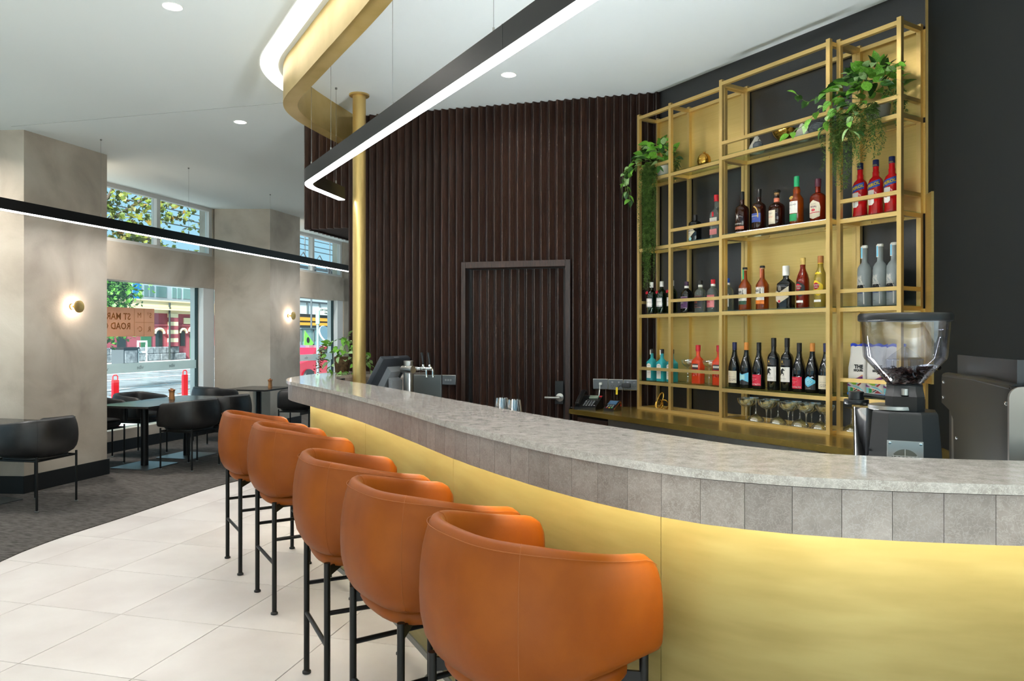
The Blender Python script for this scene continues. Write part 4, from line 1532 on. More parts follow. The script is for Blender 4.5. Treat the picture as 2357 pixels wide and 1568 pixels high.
# row 4, right: coffee bags
mat('bag_white', '#D9D6D0', 0.45)
mat('bag_blue', '#1B3FC4', 0.4)
for nm, c in (('p_lime', '#86B82A'), ('p_purple', '#6E2A78'), ('p_red', '#8E1C24'), ('p_cyan', '#7CC3CE'), ('p_green', '#1F8A3E'), ('p_black', '#1C1C1E'), ('p_orange', '#D87A30'), ('p_base', '#2A74C8')):
    mat(nm, c, 0.45)
for bi, (s, tx) in enumerate(((0.914, 'white coffee bag with blue seal and mosaic base beside the shelf post'), (1.030, 'white coffee bag with blue seal seen through the clear hopper'), (1.135, 'white coffee bag with blue seal at the charcoal wall end'))):
    x, y, _ = sh(s, 0.17)
    o = thing('coffee_bag', tx, 'coffee bag', (x, y, ST[4]), S_ANG, 'coffee bags')
    hw, dp, hh = 0.054, 0.042, 0.295
    rings = []
    rnd = random.Random(5 + bi)
    for z, kx, ky in ((0.0, 0.90, 0.85), (0.008, 0.97, 0.97), (0.05, 1.0, 1.0), (0.16, 0.99, 0.96), (0.22, 0.97, 0.72), (0.265, 0.98, 0.34), (0.29, 0.99, 0.08), (hh, 0.99, 0.06)):
        ring = []
        for k in range(28):
            a = 2 * math.pi * (k + 0.5) / 28
            ca, sa = math.cos(a), math.sin(a)
            n = 5.0
            q = (abs(ca) ** n + abs(sa) ** n) ** (-1 / n)
            j = rnd.uniform(-0.0016, 0.0016) if 0.02 < z < 0.29 else 0
            ring.append((hw * kx * q * ca + j, dp * ky * q * sa + j, z + (0.004 * math.sin(k * 1.3 + bi) if z > 0.28 else 0)))
        rings.append(ring)
    MB().loft(rings).build('bag', 'bag_white', o, 60)
    sl = [[(-hw + 2 * hw * k / 10, yy, hh - 0.012 + zz + 0.005 * math.sin(k * 1.1 + bi * 2)) for yy, zz in ((-0.0055, 0), (0.0055, 0), (0.0055, 0.016), (-0.0055, 0.016))] for k in range(11)]
    MB().loft(sl).build('seal', 'bag_blue', o, 40)
    ar = MB().box(-hw * 0.94, hw * 0.94, -dp * 0.985 - 0.0012, -dp * 0.98, 0.004, 0.018).build('artwork', 'p_base', o)

    def ap(mt, pts):
        m = MB()
        m.add([(x, -dp * 1.0 - 0.0014, z) for x, z in pts], [tuple(range(len(pts)))])
        m.build('print_shape', mt, ar)
    ap('p_cyan', [(-0.046, 0.022), (-0.034, 0.022), (-0.034, 0.050), (-0.047, 0.053)])
    ap('p_green', [(-0.031, 0.022), (-0.014, 0.024), (-0.013, 0.044), (-0.031, 0.049)])
    ap('p_purple', [(-0.05, 0.056), (-0.02, 0.054), (-0.05, 0.070)])
    ap('p_lime', [(-0.046, 0.083), (0.008, 0.078), (0.006, 0.064), (-0.012, 0.064)])
    ap('p_cyan', [(-0.018, 0.060), (0.02, 0.054), (0.048, 0.036), (0.048, 0.028), (0.02, 0.044), (-0.018, 0.056)])
    ap('p_red', [(0.0, 0.022), (0.046, 0.022), (0.020, 0.038)])
    ap('p_black', [(-0.010, 0.024), (0.016, 0.038), (0.010, 0.042), (-0.010, 0.030)])
    ap('p_orange', [(-0.011, 0.034), (0.004, 0.042), (-0.010, 0.046)])
    ap('p_red', [(0.010, 0.062), (0.034, 0.080), (0.044, 0.080), (0.022, 0.058)])
    ap('p_cyan', [(0.008, 0.068), (0.024, 0.082), (0.016, 0.084), (0.002, 0.074)])
    ap('p_purple', [(-0.004, 0.098), (0.046, 0.116), (0.046, 0.100)])
    ap('p_orange', [(0.012, 0.104), (0.046, 0.124), (0.046, 0.118)])
    m = text_mb('THE', 0.03, depth=0.0002, bold=0.0012, align='LEFT')
    m.v = [(a - 0.006, -dp * 1.0 - 0.0012, c + 0.168) for a, b, c in m.v]
    m.build('lettering', 'ink_black', o)
    m = text_mb('SEQUEL', 0.017, depth=0.0002, bold=0.0008, align='LEFT')
    m.v = [(a - 0.010, -dp * 1.0 - 0.0012, c + 0.147) for a, b, c in m.v]
    m.build('lettering', 'ink_black', o)

# row 3, left: green gin
for s in (-0.816, -0.704, -0.592):
    h, r = 0.245, 0.039
    o = bottle('dark green gin bottle with silver cap and red seal', 3, s, 0.14, h, r, 'gin', 'glass_green', 'cap_white', 0.83, 'green gin bottles')
    MB().lathe([(r * 0.88, 0.004), (r * 0.9, 0.02), (r * 0.9, 0.13), (r * 0.6, 0.165)], 20).build('liquid', mat('green_liquid', '#0B3A18', 0.2), o, 40)
    l = lab(o, 'paper_white', r, 0.066, 0.052, 0.118)
    put_text(l, 'Tanqueray', 0.0125, r, 0, 0.090, 'ink_grey', shear=0.25)
    lab(l, 'ink_black', r + 0.0005, 0.066, 0.056, 0.059)
    lab(l, 'ink_black', r + 0.0005, 0.066, 0.112, 0.114)
    MB().lathe([(0.0125, 0), (0.0125, 0.003), (0.008, 0.004)], 12).xf(Matrix.Translation((-0.014, -r * 0.92, 0.162)) @ Matrix.Rotation(R(75), 4, 'X')).build('seal', 'seal_red', o, 40)
# four gins of one make with coloured caps
for s, cap, lm, lt, liq, tx in ((-0.456, 'cap_purple', 'label_purple', 'paper_white', 'label_purple', 'gin bottle with purple cap and purple label'), (-0.318, 'cap_black', 'label_dark', 'label_salmon', None, 'gin bottle with black cap and dark red-edged label'),
                               (-0.198, 'cap_red', 'label_pink', 'cap_red', None, 'clear gin bottle with red cap and pink label'), (-0.066, 'cap_blue', 'paper_white', 'label_indigo', None, 'clear gin bottle with blue cap and white label')):
    h, r = 0.228, 0.0425
    o = bottle(tx, 3, s, 0.155, h, r, 'gin', 'black_glass' if liq else 'clear_gin', cap, 0.82, 'gin bottles with coloured caps')
    MB().lathe([(r * 0.375, 0.79 * h), (r * 0.39, 0.795 * h), (r * 0.39, 0.855 * h), (r * 0.375, 0.86 * h)], 20).build('neck_band', 'paper_white', o, 40)
    l = lab(o, lm, r, 0.078, 0.030, 0.118)
    for z in (0.033, 0.1135):
        patch(r + 0.0006, 0.072, z, z + 0.0015).build('label_line', lt, l)
    put_text(l, 'GIN', 0.022, r, -0.012, 0.070, lt, bold=0.0006)
    put_text(l, 'RARE DRY', 0.009, r, -0.010, 0.096, lt)
    put_text(l, 'AUSTRALIA', 0.007, r, -0.010, 0.046, lt)
# two bourbons
for s, bandc, strip, tx in ((0.117, 'label_dgreen', 'label_green', 'amber bourbon bottle with white label and green band'), (0.260, 'label_orange', 'label_salmon', 'amber bourbon bottle with white label and orange band')):
    h, r = 0.285, 0.042
    o = bottle(tx, 3, s, 0.12, h, r, 'bourbon', 'amber', 'cork', 0.93, None, capr=1.2)
    l = lab(o, 'paper_white', r * 0.985, 0.078, 0.062, 0.148)
    put_text(l, 'WILD', 0.018, r * 0.99, -0.018, 0.122, 'ink_black', bold=0.0006)
    put_text(l, 'RYE' if bandc == 'label_dgreen' else '101', 0.018, r * 0.99, -0.022, 0.080, 'ink_black', bold=0.0006)
    lab(l, 'ink_grey', r, 0, 0, 0, poly=[(0.006, 0.085), (0.014, 0.080), (0.030, 0.090), (0.022, 0.104), (0.016, 0.120), (0.018, 0.136), (0.013, 0.138), (0.011, 0.122), (0.010, 0.106)])
    lab(o, bandc, r * 0.985, 0.078, 0.038, 0.062)
    MB().box(-0.008, 0.003, -0.0155, -0.014, 0.205, 0.272).build('neck_strip', strip, o)
    MB().lathe([(0.016, 0.272), (0.0165, 0.276), (0.0165, 0.284), (0.014, 0.287)], 16).build('stopper', 'cap_black', o, 40)
# square scotch
h, r = 0.272, 0.052
o = bottle('broad square black whisky bottle with cream chevron label', 3, 0.443, 0.12, h, r, 'square', 'black_glass', 'cap_white', 0.77, None, 7, 0.62)
l = lab(o, 'paper_cream', r * 0.62, 0, 0, 0, flat=True, poly=[(-0.051, 0.052), (-0.026, 0.036), (0.046, 0.073), (0.046, 0.142), (-0.026, 0.104), (-0.051, 0.118)])
put_text(l, "Ballantine's", 0.018, r * 0.62, -0.004, 0.088, 'ink_grey', True, shear=0.3)
MB().lathe([(0.0085, 0), (0.0085, 0.002), (0.006, 0.003)], 14).xf(Matrix.Translation((-0.025, -r * 0.63, 0.048)) @ Matrix.Rotation(R(90), 4, 'X')).build('seal', 'seal_red', o, 40)
lab(o, 'ink_grey', r * 0.622, 0, 0, 0, flat=True, poly=[(-0.033, 0.115), (-0.012, 0.115), (-0.010, 0.128), (-0.014, 0.142), (-0.022, 0.148), (-0.031, 0.142), (-0.035, 0.128)])
# two rums
for s, gl, cap, lm, tx in ((0.567, 'amber_red', 'cap_gold', 'label_dark', 'red-brown rum bottle with gold cap and dark label'), (0.692, 'pale_rum', 'cap_copper', 'label_yellow', 'pale golden rum bottle with yellow label')):
    h, r = 0.312, 0.0385
    o = bottle(tx, 3, s, 0.12, h, r, 'rum', gl, cap, 0.86, None)
    ov = [(0.037 * math.cos(R(a)), 0.118 + 0.044 * math.sin(R(a)) + 0.006 * math.cos(R(3 * a))) for a in range(0, 360, 15)]
    l = lab(o, lm, r, 0, 0, 0, poly=ov)
    rc = [(-0.006 + 0.021 * math.cos(R(a)), 0.130 + 0.021 * math.sin(R(a))) for a in range(0, 360, 20)]
    lab(l, 'seal_red', r + 0.0008, 0, 0, 0, poly=rc)
    put_text(l, 'Havana', 0.0155, r, -0.005, 0.137, 'paper_white', bold=0.0006, o=0.0022)
    put_text(l, 'Club', 0.0155, r, -0.006, 0.123, 'paper_white', bold=0.0006, o=0.0022)
    lab(o, 'paper_white', r, 0.050, 0.034, 0.048)
    if lm == 'label_yellow':
        MB().lathe([(r * 0.405, 0.845 * h), (r * 0.42, 0.85 * h), (r * 0.42, 0.875 * h), (r * 0.405, 0.88 * h)], 20).build('neck_band', 'label_yellow', o, 40)
        lab(o, 'label_yellow', r * 0.80, 0, 0, 0, poly=[(0.024 * math.cos(R(a)), 0.204 + 0.009 * math.sin(R(a))) for a in range(0, 360, 30)])
# frosted vodka with a bare tree
for i, s in enumerate((0.951, 1.046, 1.127)):
    h, r = 0.350, 0.0385
    o = bottle('tall frosted vodka bottle with a bare white tree drawing', 3, s, 0.16, h, r, 'vodka', 'frosted', 'cap_white', 0.955, 'frosted vodka bottles')
    MB().box(-0.013, -0.001, -0.0165, -0.015, 0.275, 0.343).build('neck_strip', 'paper_white', o)
    MB().box(-0.011, -0.003, -0.0172, -0.0164, 0.278, 0.338).build('neck_stamp', 'label_blue', o)
    rnd = random.Random(3)
    tr_m = MB()

    def seg(x0, z0, x1, z1, w):
        dx, dz = x1 - x0, z1 - z0
        ln = math.hypot(dx, dz) or 1
        nx, nz = -dz / ln * w / 2, dx / ln * w / 2
        q = [(x0 + nx, z0 + nz), (x1 + nx * 0.6, z1 + nz * 0.6), (x1 - nx * 0.6, z1 - nz * 0.6), (x0 - nx, z0 - nz)]
        tr_m.add([((r + 0.001) * math.sin(a / r), -(r + 0.001) * math.cos(a / r), b) for a, b in q], [(0, 1, 2, 3)])

    def grow(x, z, ang, ln, w, dep):
        x1, z1 = x + ln * math.cos(ang), z + ln * math.sin(ang)
        x1 = max(-0.045, min(0.03, x1))
        z1 = min(z1, 0.192)
        seg(x, z, x1, z1, w)
        if dep > 0:
            for k in range(3 if dep > 2 else 2):
                grow(x1, z1, ang + rnd.uniform(-0.55, 0.6), ln * rnd.uniform(0.62, 0.85), w * 0.72, dep - 1)
    seg(0.018, 0.012, 0.018, 0.075, 0.005)
    seg(0.018, 0.075, 0.018, 0.115, 0.004)
    for a0 in (2.95, 2.6, 2.25, 1.95):
        grow(0.018, 0.112, a0, 0.024, 0.0026, 4)
    tr_m.build('tree_print', 'paper_white', o)
    lab(o, 'ink_black', r, 0.060, 0.100, 0.122, xc=-0.010)
    put_text(o, 'BELVEDERE', 0.0095, r, -0.012, 0.076, 'label_indigo', bold=0.0003)
    put_text(o, 'VODKA', 0.006, r, -0.014, 0.030, 'ink_grey')

# row 2
h, r = 0.200, 0.046
o = bottle('squat black apothecary gin bottle with diamond label', 2, -0.382, 0.165, h, r, 'squat', 'black_glass', 'cap_black', 0.80, None)
l = lab(o, 'paper_cream', r, 0, 0, 0, poly=[(-0.044, 0.092), (-0.020, 0.106), (0.014, 0.100), (0.034, 0.074), (0.004, 0.040), (-0.024, 0.020), (-0.044, 0.036)])
put_text(l, "HENDRICK'S", 0.0125, r, -0.008, 0.080, 'ink_black', bold=0.0004)
put_text(l, 'GIN', 0.012, r, -0.014, 0.060, 'ink_grey')
lab(o, 'label_teal', r, 0, 0, 0, poly=[(-0.022, 0.012), (0.006, 0.010), (0.010, 0.026), (0.0, 0.036), (-0.014, 0.028)])
h, r = 0.312, 0.040
o = bottle('pink gin in a square clear bottle with red cap behind the shelf post', 2, -0.177, 0.165, h, r, 'square', 'clear_gin', 'cap_red', 0.85, None, 6, 0.8)
l = lab(o, 'paper_white', r * 0.8, 0.066, 0.096, 0.150, flat=True)
put_text(l, 'BEEFEATER', 0.011, r * 0.8, -0.004, 0.122, 'cap_red', True, shear=0.2)
patch(r * 0.8, 0.066, 0.03, 0.07, flat=True).build('paper_label', 'label_pink', o)
patch(r * 0.8, 0.016, 0.158, 0.190, -0.004, flat=True).build('emblem', 'cap_red', o)
for s, h_, tx in ((0.092, 0.285, 'dark whisky bottle with a white starburst and orange band'), (0.232, 0.280, 'dark whisky bottle with blue label and gold arc')):
    r = 0.0445
    o = bottle(tx, 2, s, 0.12, h_, r, 'whisky', 'whisky_dark', 'cap_black', 0.81, None)
    if s < 0.2:
        m = MB()
        for k in range(16):
            a = 2 * math.pi * k / 16 + 0.1
            ln = 0.034 if k % 2 else 0.022
            ca, sa = math.cos(a), math.sin(a)
            q = [(-0.004 + 0.0012 * sa, 0.115 - 0.0012 * ca), (-0.004 + ln * ca, 0.115 + ln * sa), (-0.004 - 0.0012 * sa, 0.115 + 0.0012 * ca)]
            m.add([((r + 0.001) * math.sin(x / r), -(r + 0.001) * math.cos(x / r), z) for x, z in q], [(0, 1, 2)])
        m.build('starburst', 'paper_white', o)
        put_text(o, 'STARWARD', 0.0145, r, -0.002, 0.066, 'paper_white', bold=0.0005)
        l = lab(o, 'label_salmon', r, 0.086, 0.030, 0.050)
        put_text(l, 'TWO-FOLD', 0.009, r, -0.002, 0.040, 'paper_white')
    else:
        l = lab(o, 'label_indigo', r, 0.080, 0.060, 0.118)
        put_text(l, 'STARWARD', 0.0125, r, -0.006, 0.100, 'paper_white', bold=0.0005)
        put_text(l, 'NOVA', 0.009, r, -0.006, 0.082, 'leaf_gold')
        arc = [(-0.006 + 0.034 * math.cos(R(a)), 0.100 + 0.066 * math.sin(R(a))) for a in range(-10, 100, 10)] + [(-0.006 + 0.027 * math.cos(R(a)), 0.100 + 0.058 * math.sin(R(a))) for a in range(90, -20, -10)]
        lab(l, 'leaf_gold', r + 0.001, 0, 0, 0, poly=arc)
r = 0.049
o = bottle('round shouldered whisky bottle with wooden stopper and cream label', 2, 0.373, 0.12, 0.245, r, 'whisky', 'whisky_dark', 'cork', 0.84, None, capr=1.0)
MB().lathe([(0.019, 0.232), (0.024, 0.236), (0.024, 0.246), (0.020, 0.25)], 20).build('stopper', 'cap_black', o, 40)
MB().lathe([(0.0165, 0.172), (0.018, 0.174), (0.018, 0.196), (0.0165, 0.198)], 20).build('neck_band', 'label_salmon', o, 40)
l = lab(o, 'paper_cream', r, 0.070, 0.030, 0.118, -0.012)
put_text(l, 'WHISKY', 0.011, r, -0.014, 0.098, 'ink_grey')
put_text(l, 'Barrel', 0.016, r, -0.014, 0.076, 'label_salmon', shear=0.3)
r = 0.042
o = bottle('slender malt whisky bottle with green capsule and green banded label', 2, 0.523, 0.12, 0.310, r, 'malt', 'amber', 'cap_green', 0.79, None)
l = lab(o, 'paper_white', r, 0.074, 0.078, 0.152, -0.006)
put_text(l, 'THE', 0.007, r, -0.006, 0.144, 'ink_grey')
put_text(l, 'GLENLIVET', 0.0125, r, -0.006, 0.130, 'ink_black')
put_text(l, '12', 0.014, r, -0.022, 0.110, 'label_purple')
lab(o, 'label_green', r, 0.066, 0.030, 0.074, -0.006)
MB().lathe([(0.013, 0), (0.013, 0.002)], 16).xf(Matrix.Translation((-0.014, -r * 0.82, 0.176)) @ Matrix.Rotation(R(62), 4, 'X')).build('medallion', 'leaf_gold', o)
r = 0.046
o = bottle('stout blended whisky bottle with maroon cap and cream shield label', 2, 0.674, 0.12, 0.268, r, 'whisky', 'amber_red', 'cap_maroon', 0.82, None, capr=1.25)
l = lab(o, 'paper_cream', r, 0, 0, 0, poly=[(-0.042, 0.058), (-0.038, 0.036), (0.0, 0.022), (0.038, 0.036), (0.042, 0.090), (0.036, 0.118), (0.0, 0.136), (-0.036, 0.118), (-0.042, 0.09)])
put_text(l, 'CHIVAS', 0.009, r, 0.0, 0.112, 'ink_grey', o=0.0016)
put_text(l, 'REGAL', 0.014, r, 0.0, 0.096, 'label_purple', bold=0.0004, o=0.0016)
lab(l, 'seal_red', r + 0.0008, 0, 0, 0, poly=[(0.012 * math.cos(R(a)), 0.076 + 0.008 * math.sin(R(a))) for a in range(0, 360, 30)])
put_text(l, '12', 0.009, r, 0.0, 0.076, 'paper_white', o=0.0026)
lab(l, 'seal_red', r + 0.0006, 0, 0, 0, poly=[(-0.038, 0.056), (0.038, 0.060), (0.038, 0.064), (-0.038, 0.060)])
for s in (0.924, 1.020, 1.115):
    h, r = 0.318, 0.0415
    o = bottle('bright red aperitif bottle with blue slanted label', 2, s, 0.16, h, r, 'aperitif', 'aperitif_red', 'cap_navy', 0.88, 'red aperitif bottles')
    l2 = lab(o, 'paper_white', r * 0.95, 0, 0, 0, poly=[(-0.036, 0.150), (-0.036, 0.075), (-0.024, 0.060), (0.002, 0.058), (0.012, 0.070), (0.012, 0.150)])
    lab(l2, 'label_green', r * 0.955, 0.006, 0.078, 0.145, 0.004)
    MB().lathe([(0.005, 0), (0.005, 0.0008)], 12).xf(Matrix.Translation((-0.010, -r * 0.96, 0.092)) @ Matrix.Rotation(R(90), 4, 'X')).build('emblem', 'label_salmon', l2)
    l = lab(o, 'label_navy', r, 0, 0, 0, poly=[(-0.046, 0.138), (0.044, 0.164), (0.044, 0.202), (-0.046, 0.176)])
    m = text_mb('APEROL', 0.0235, depth=0.0003, bold=0.0010)
    m.v = [(a, 0, c + a * 0.29) for a, b, c in m.v]
    m.v = [((r + 0.0016) * math.sin(a / r), -(r + 0.0016) * math.cos(a / r), 0.170 + c) for a, b, c in m.v]
    m.build('lettering', 'label_yellow', l)
    put_text(o, 'APEROL', 0.009, 0.0165, 0.0, 0.286, 'label_yellow', o=0.0012)

# row 1 ornaments
x, y, _ = sh(-0.293, 0.165)
o = thing('pomegranate_ornament', 'shiny gold pomegranate ornament on the top left shelf board', 'ornament', (x, y, ST[1]), S_ANG)
MB().lathe([(0.012, 0), (0.030, 0.003), (0.043, 0.02), (0.049, 0.045), (0.045, 0.072), (0.030, 0.094), (0.010, 0.102), (0.008, 0.106)], 28).build('fruit', 'gold_gloss', o, 60)
cr = MB()
for k in range(6):
    a = k * math.pi / 3
    cr.add([(0.008 * math.cos(a - 0.4), 0.008 * math.sin(a - 0.4), 0.104), (0.008 * math.cos(a + 0.4), 0.008 * math.sin(a + 0.4), 0.104), (0.017 * math.cos(a), 0.017 * math.sin(a), 0.118)], [(0, 1, 2)])
cr.build('crown', 'gold_gloss', o)
mat('stone_pale', '#C2BEB4', 0.8)
noisy('stone_grey', ['#3E434A', '#5A6068', '#767B80'], scale=40, rough=0.85, stretch=(1, 1, 4))
mat('stalk_dark', '#1E1A16', 0.6)


def fruit(kind, s, t, sz, label):
    x, y, _ = sh(s, t)
    o = thing(kind + '_ornament', label, 'ornament', (x, y, ST[1]), S_ANG)
    if kind == 'pear':
        pr = [(0.2, 0), (0.36, 0.01), (0.43, 0.12), (0.44, 0.25), (0.38, 0.42), (0.26, 0.62), (0.17, 0.78), (0.11, 0.92), (0.03, 1.0)]
        mt, top = 'stone_pale', 1.0
    else:
        pr = [(0.2, 0.02), (0.34, 0.0), (0.52, 0.12), (0.6, 0.38), (0.57, 0.66), (0.4, 0.88), (0.2, 0.94), (0.04, 0.86)]
        mt, top = 'stone_grey', 0.86
    MB().lathe([(a * sz, b * sz) for a, b in pr], 28).build('fruit', mt, o, 60)
    MB().tube([(0, 0, top * sz - 0.004), (0.002, 0, top * sz + 0.012), (0.012, 0, top * sz + 0.024)], 0.0016, 6).build('stalk', 'stalk_dark', o)


fruit('pear', 0.188, 0.15, 0.118, 'pale stone pear ornament, left of the gold bowl')
fruit('apple', 0.262, 0.075, 0.055, 'small grey stone apple ornament in front of the pale pear')
fruit('pear', 0.553, 0.13, 0.108, 'pale stone pear ornament between the gold bowl and the big apple')
fruit('apple', 0.668, 0.13, 0.088, 'large grey stone apple ornament near the shelf post')
x, y, _ = sh(0.422, 0.135)
o = thing('footed_bowl', 'ribbed gold footed bowl between the stone pears', 'bowl', (x, y, ST[1]), S_ANG)
pr = []
for k in range(13):
    t_ = k / 12
    pr.append((0.030 + 0.047 * math.sin(t_ * math.pi / 2) ** 0.8, 0.032 + 0.062 * t_))
    pr.append((0.0285 + 0.047 * math.sin(min(1, t_ + 0.04) * math.pi / 2) ** 0.8, 0.0335 + 0.062 * t_))
MB().lathe(pr + [(0.070, 0.092), (0.060, 0.06), (0.03, 0.042)], 32).build('bowl', 'gold_gloss', o, 30)
MB().lathe([(0.034, 0), (0.034, 0.003), (0.028, 0.006), (0.026, 0.034)], 28).build('foot', 'gold_gloss', o, 40)

# base level: knot ornament and coupes
x, y, _ = sh(-0.731, 0.16)
o = thing('knot_ornament', 'looped gold knot sculpture at the foot of the brass shelf', 'ornament', (x, y, CZ), S_ANG)
for (ax, rx, rz_, cx, cz, tilt) in ((0, 0.026, 0.062, -0.012, 0.072, 12), (1, 0.030, 0.036, -0.026, 0.040, -30), (2, 0.028, 0.040, 0.030, 0.044, 35)):
    pts = []
    for k in range(28):
        a = 2 * math.pi * k / 28
        px_, pz_ = rx * math.cos(a), rz_ * math.sin(a)
        ct, st_ = math.cos(R(tilt)), math.sin(R(tilt))
        pts.append((cx + px_ * ct + pz_ * st_, 0.016 * math.sin(a + ax) + 0.004 * ax, cz - px_ * st_ + pz_ * ct))
    MB().tube(pts, 0.0055, 10, closed=True).build('loop', 'gold_gloss', o, 60)
for s, t in ((0.135, 0.15), (0.168, 0.07), (0.300, 0.155), (0.330, 0.075), (0.470, 0.15), (0.500, 0.07), (0.625, 0.075), (0.600, 0.16), (0.745, 0.09)):
    coupe(0, s, t, 'upright coupe glass standing under the wine shelf', 'upright coupes under the wine shelf', False, 0.16, 0.056)
for s, t in ((0.225, 0.10), (0.400, 0.10), (0.562, 0.10), (0.705, 0.10), (0.890, 0.13)):
    coupe(0, s, t, 'upturned coupe glass standing under the wine shelf', 'upturned coupes under the wine shelf', True, 0.155, 0.054)

# ================================================================== SMALL EQUIPMENT
def at(x, y, z, rz=0.0, *a):
    return (x, y, z)


# ---- desk phone
t = thing('desk_phone', 'black desk phone with handset and keypad on the brass worktop', 'phone', (0.60, 5.80, CZ), R(-24))
body = MB().hexa([(-0.085, -0.10, 0), (0.085, -0.10, 0), (0.085, 0.10, 0), (-0.085, 0.10, 0), (-0.085, -0.10, 0.022), (0.085, -0.10, 0.022), (0.085, 0.10, 0.098), (-0.085, 0.10, 0.098)]).build('base', 'black_plastic', t)
tl = math.atan2(0.076, 0.20)
SL = Matrix.Translation((0, -0.10, 0.022)) @ Matrix.Rotation(tl, 4, 'X')
MB().bbox(-0.012, 0.062, 0.150, 0.195, 0.0, 0.010, 0.002).xf(SL).build('display', mat('lcd', '#7E8A7C', 0.2), t)
MB().box(-0.022, 0.070, 0.128, 0.135, 0.0, 0.004).xf(SL).build('silver_bar', 'steel', t)
key = MB().bbox(-0.006, 0.006, -0.004, 0.004, 0, 0.004, 0.001).mesh('key', 'grey_plastic')
for r_ in range(5):
    for c_ in range(4 if r_ else 5):
        p = SL @ Vector((-0.018 + c_ * 0.021, 0.030 + r_ * 0.019, 0.0))
        inst('key', key, t, p, (tl, 0, 0))
MB().bbox(0.056, 0.082, 0.180, 0.198, 0.0, 0.006, 0.002).xf(SL).build('message_lamp', 'cap_red', t)
hs_ = [(-0.066, -0.085, 0.040), (-0.066, -0.05, 0.066), (-0.066, 0.0, 0.098), (-0.066, 0.05, 0.120), (-0.066, 0.085, 0.128), (-0.066, 0.105, 0.118)]
MB().tube(catmull(hs_, 5), 0.019, 12, flat=0.8).build('handset', 'black_plastic', t, 50)
MB().tube(catmull([(-0.085, -0.07, 0.012), (-0.11, -0.075, 0.012), (-0.135, -0.06, 0.006), (-0.15, -0.02, -0.05), (-0.15, 0.0, -0.3)], 5), 0.003, 6).build('cord', 'black_plastic', t)
# ---- card terminal
t = thing('card_terminal', 'small black card payment terminal with gold edge beside the phone', 'card terminal', (0.765, 5.66, CZ), R(-30))
MB().vprism([], 0, 0) if False else None
MB().hexa([(-0.042, -0.075, 0), (0.042, -0.075, 0), (0.042, 0.075, 0), (-0.042, 0.075, 0), (-0.042, -0.075, 0.022), (0.042, -0.075, 0.022), (0.042, 0.06, 0.075), (-0.042, 0.06, 0.075)]).build('body', 'black_plastic', t)
tl2 = math.atan2(0.053, 0.135)
S2 = Matrix.Translation((0, -0.075, 0.022)) @ Matrix.Rotation(tl2, 4, 'X')
MB().bbox(-0.034, 0.034, 0.070, 0.128, 0.0, 0.003, 0.001).xf(S2).build('screen', mat('screen_blue', '#4E6E8E', 0.15), t)
kk = MB().bbox(-0.006, 0.006, -0.004, 0.004, 0, 0.003, 0.001)
for r_ in range(4):
    for c_ in range(3):
        p = S2 @ Vector((-0.020 + c_ * 0.020, 0.012 + r_ * 0.014, 0.0))
        mt_ = 'grey_plastic' if r_ else ('cap_red', 'label_yellow', 'label_green')[c_]
        inst('key', MB().bbox(-0.006, 0.006, -0.004, 0.004, 0, 0.003, 0.001).mesh('key', mt_), t, p, (tl2, 0, 0))
MB().tube([S2 @ Vector((0.043, 0.0, -0.004)), S2 @ Vector((0.043, 0.06, -0.004)), S2 @ Vector((0.043, 0.135, -0.004)), (0.043, 0.072, 0.03)], 0.004, 8).build('gold_edge', 'copper', t)
MB().box(0.036, 0.046, 0.055, 0.068, 0.030, 0.044).build('red_tab', 'cap_red', t)


# ---- switch and sockets on the timber wall
def plate(q, z, w, h, label, kind):
    x, y, _ = wl(q, 0.044)
    o = thing('power_outlet', label, 'power outlet', (x, y, z), U_ANG, 'grey outlet plates on the timber wall')
    MB().bbox(-w / 2, w / 2, -0.012, 0.0, -h / 2, h / 2, 0.004).build('rim', 'steel', o, 40)
    MB().bbox(-w / 2 + 0.004, w / 2 - 0.004, -0.016, -0.011, -h / 2 + 0.004, h / 2 - 0.004, 0.002).build('face', mat('plate_grey', '#565C60', 0.4), o)
    if kind == 'switch':
        for k in (-0.022, 0.0, 0.022):
            MB().bbox(k - 0.008, k + 0.008, -0.020, -0.015, -0.008, 0.008, 0.002).build('button', 'grey_plastic', o)
    elif kind == 'socket':
        for k in (-0.026, 0.026):
            MB().bbox(k - 0.008, k + 0.008, -0.020, -0.015, 0.012, 0.026, 0.002).build('rocker', 'grey_plastic', o)
            for dx, a in ((-0.008, 25), (0.008, -25), (0.0, 0)):
                m = MB().box(-0.0016, 0.0016, -0.0168, -0.0155, -0.005, 0.005)
                m.xf(Matrix.Translation((k + dx, 0, -0.010 - (0.012 if a == 0 else 0))) @ Matrix.Rotation(R(a), 4, 'Y'))
                m.build('slot', 'black_satin', o)
    else:
        MB().bbox(-0.008, 0.016, -0.042, -0.015, -0.006, 0.014, 0.003).build('plug', 'white_paint', o)
    return o


plate(0.788, 1.117, 0.132, 0.086, 'grey wall plate with three buttons beside the steel panel', 'switch')
pb = plate(2.079, 1.104, 0.122, 0.086, 'grey wall plate with a white plug above the phone', 'blank')
plate(2.2015, 1.102, 0.120, 0.086, 'grey double power socket in the middle of three plates', 'socket')
plate(2.323, 1.100, 0.120, 0.086, 'grey double power socket nearest the brass shelf', 'socket')
x, y, _ = wl(2.262, 0.062)
o = thing('plug_adapter', 'black plug adapter with yellow tag bridging the wall sockets', 'adapter', (x, y, 1.095), U_ANG)
MB().bbox(-0.010, 0.060, -0.032, 0.0, -0.014, 0.020, 0.004).build('body', 'black_plastic', o)
MB().tube(catmull([(-0.010, -0.016, 0.0), (-0.03, -0.03, -0.006), (-0.042, -0.05, -0.04), (-0.04, -0.07, -0.10), (-0.05, -0.10, -0.165)], 5), 0.0022, 6).build('cord', 'black_plastic', o)
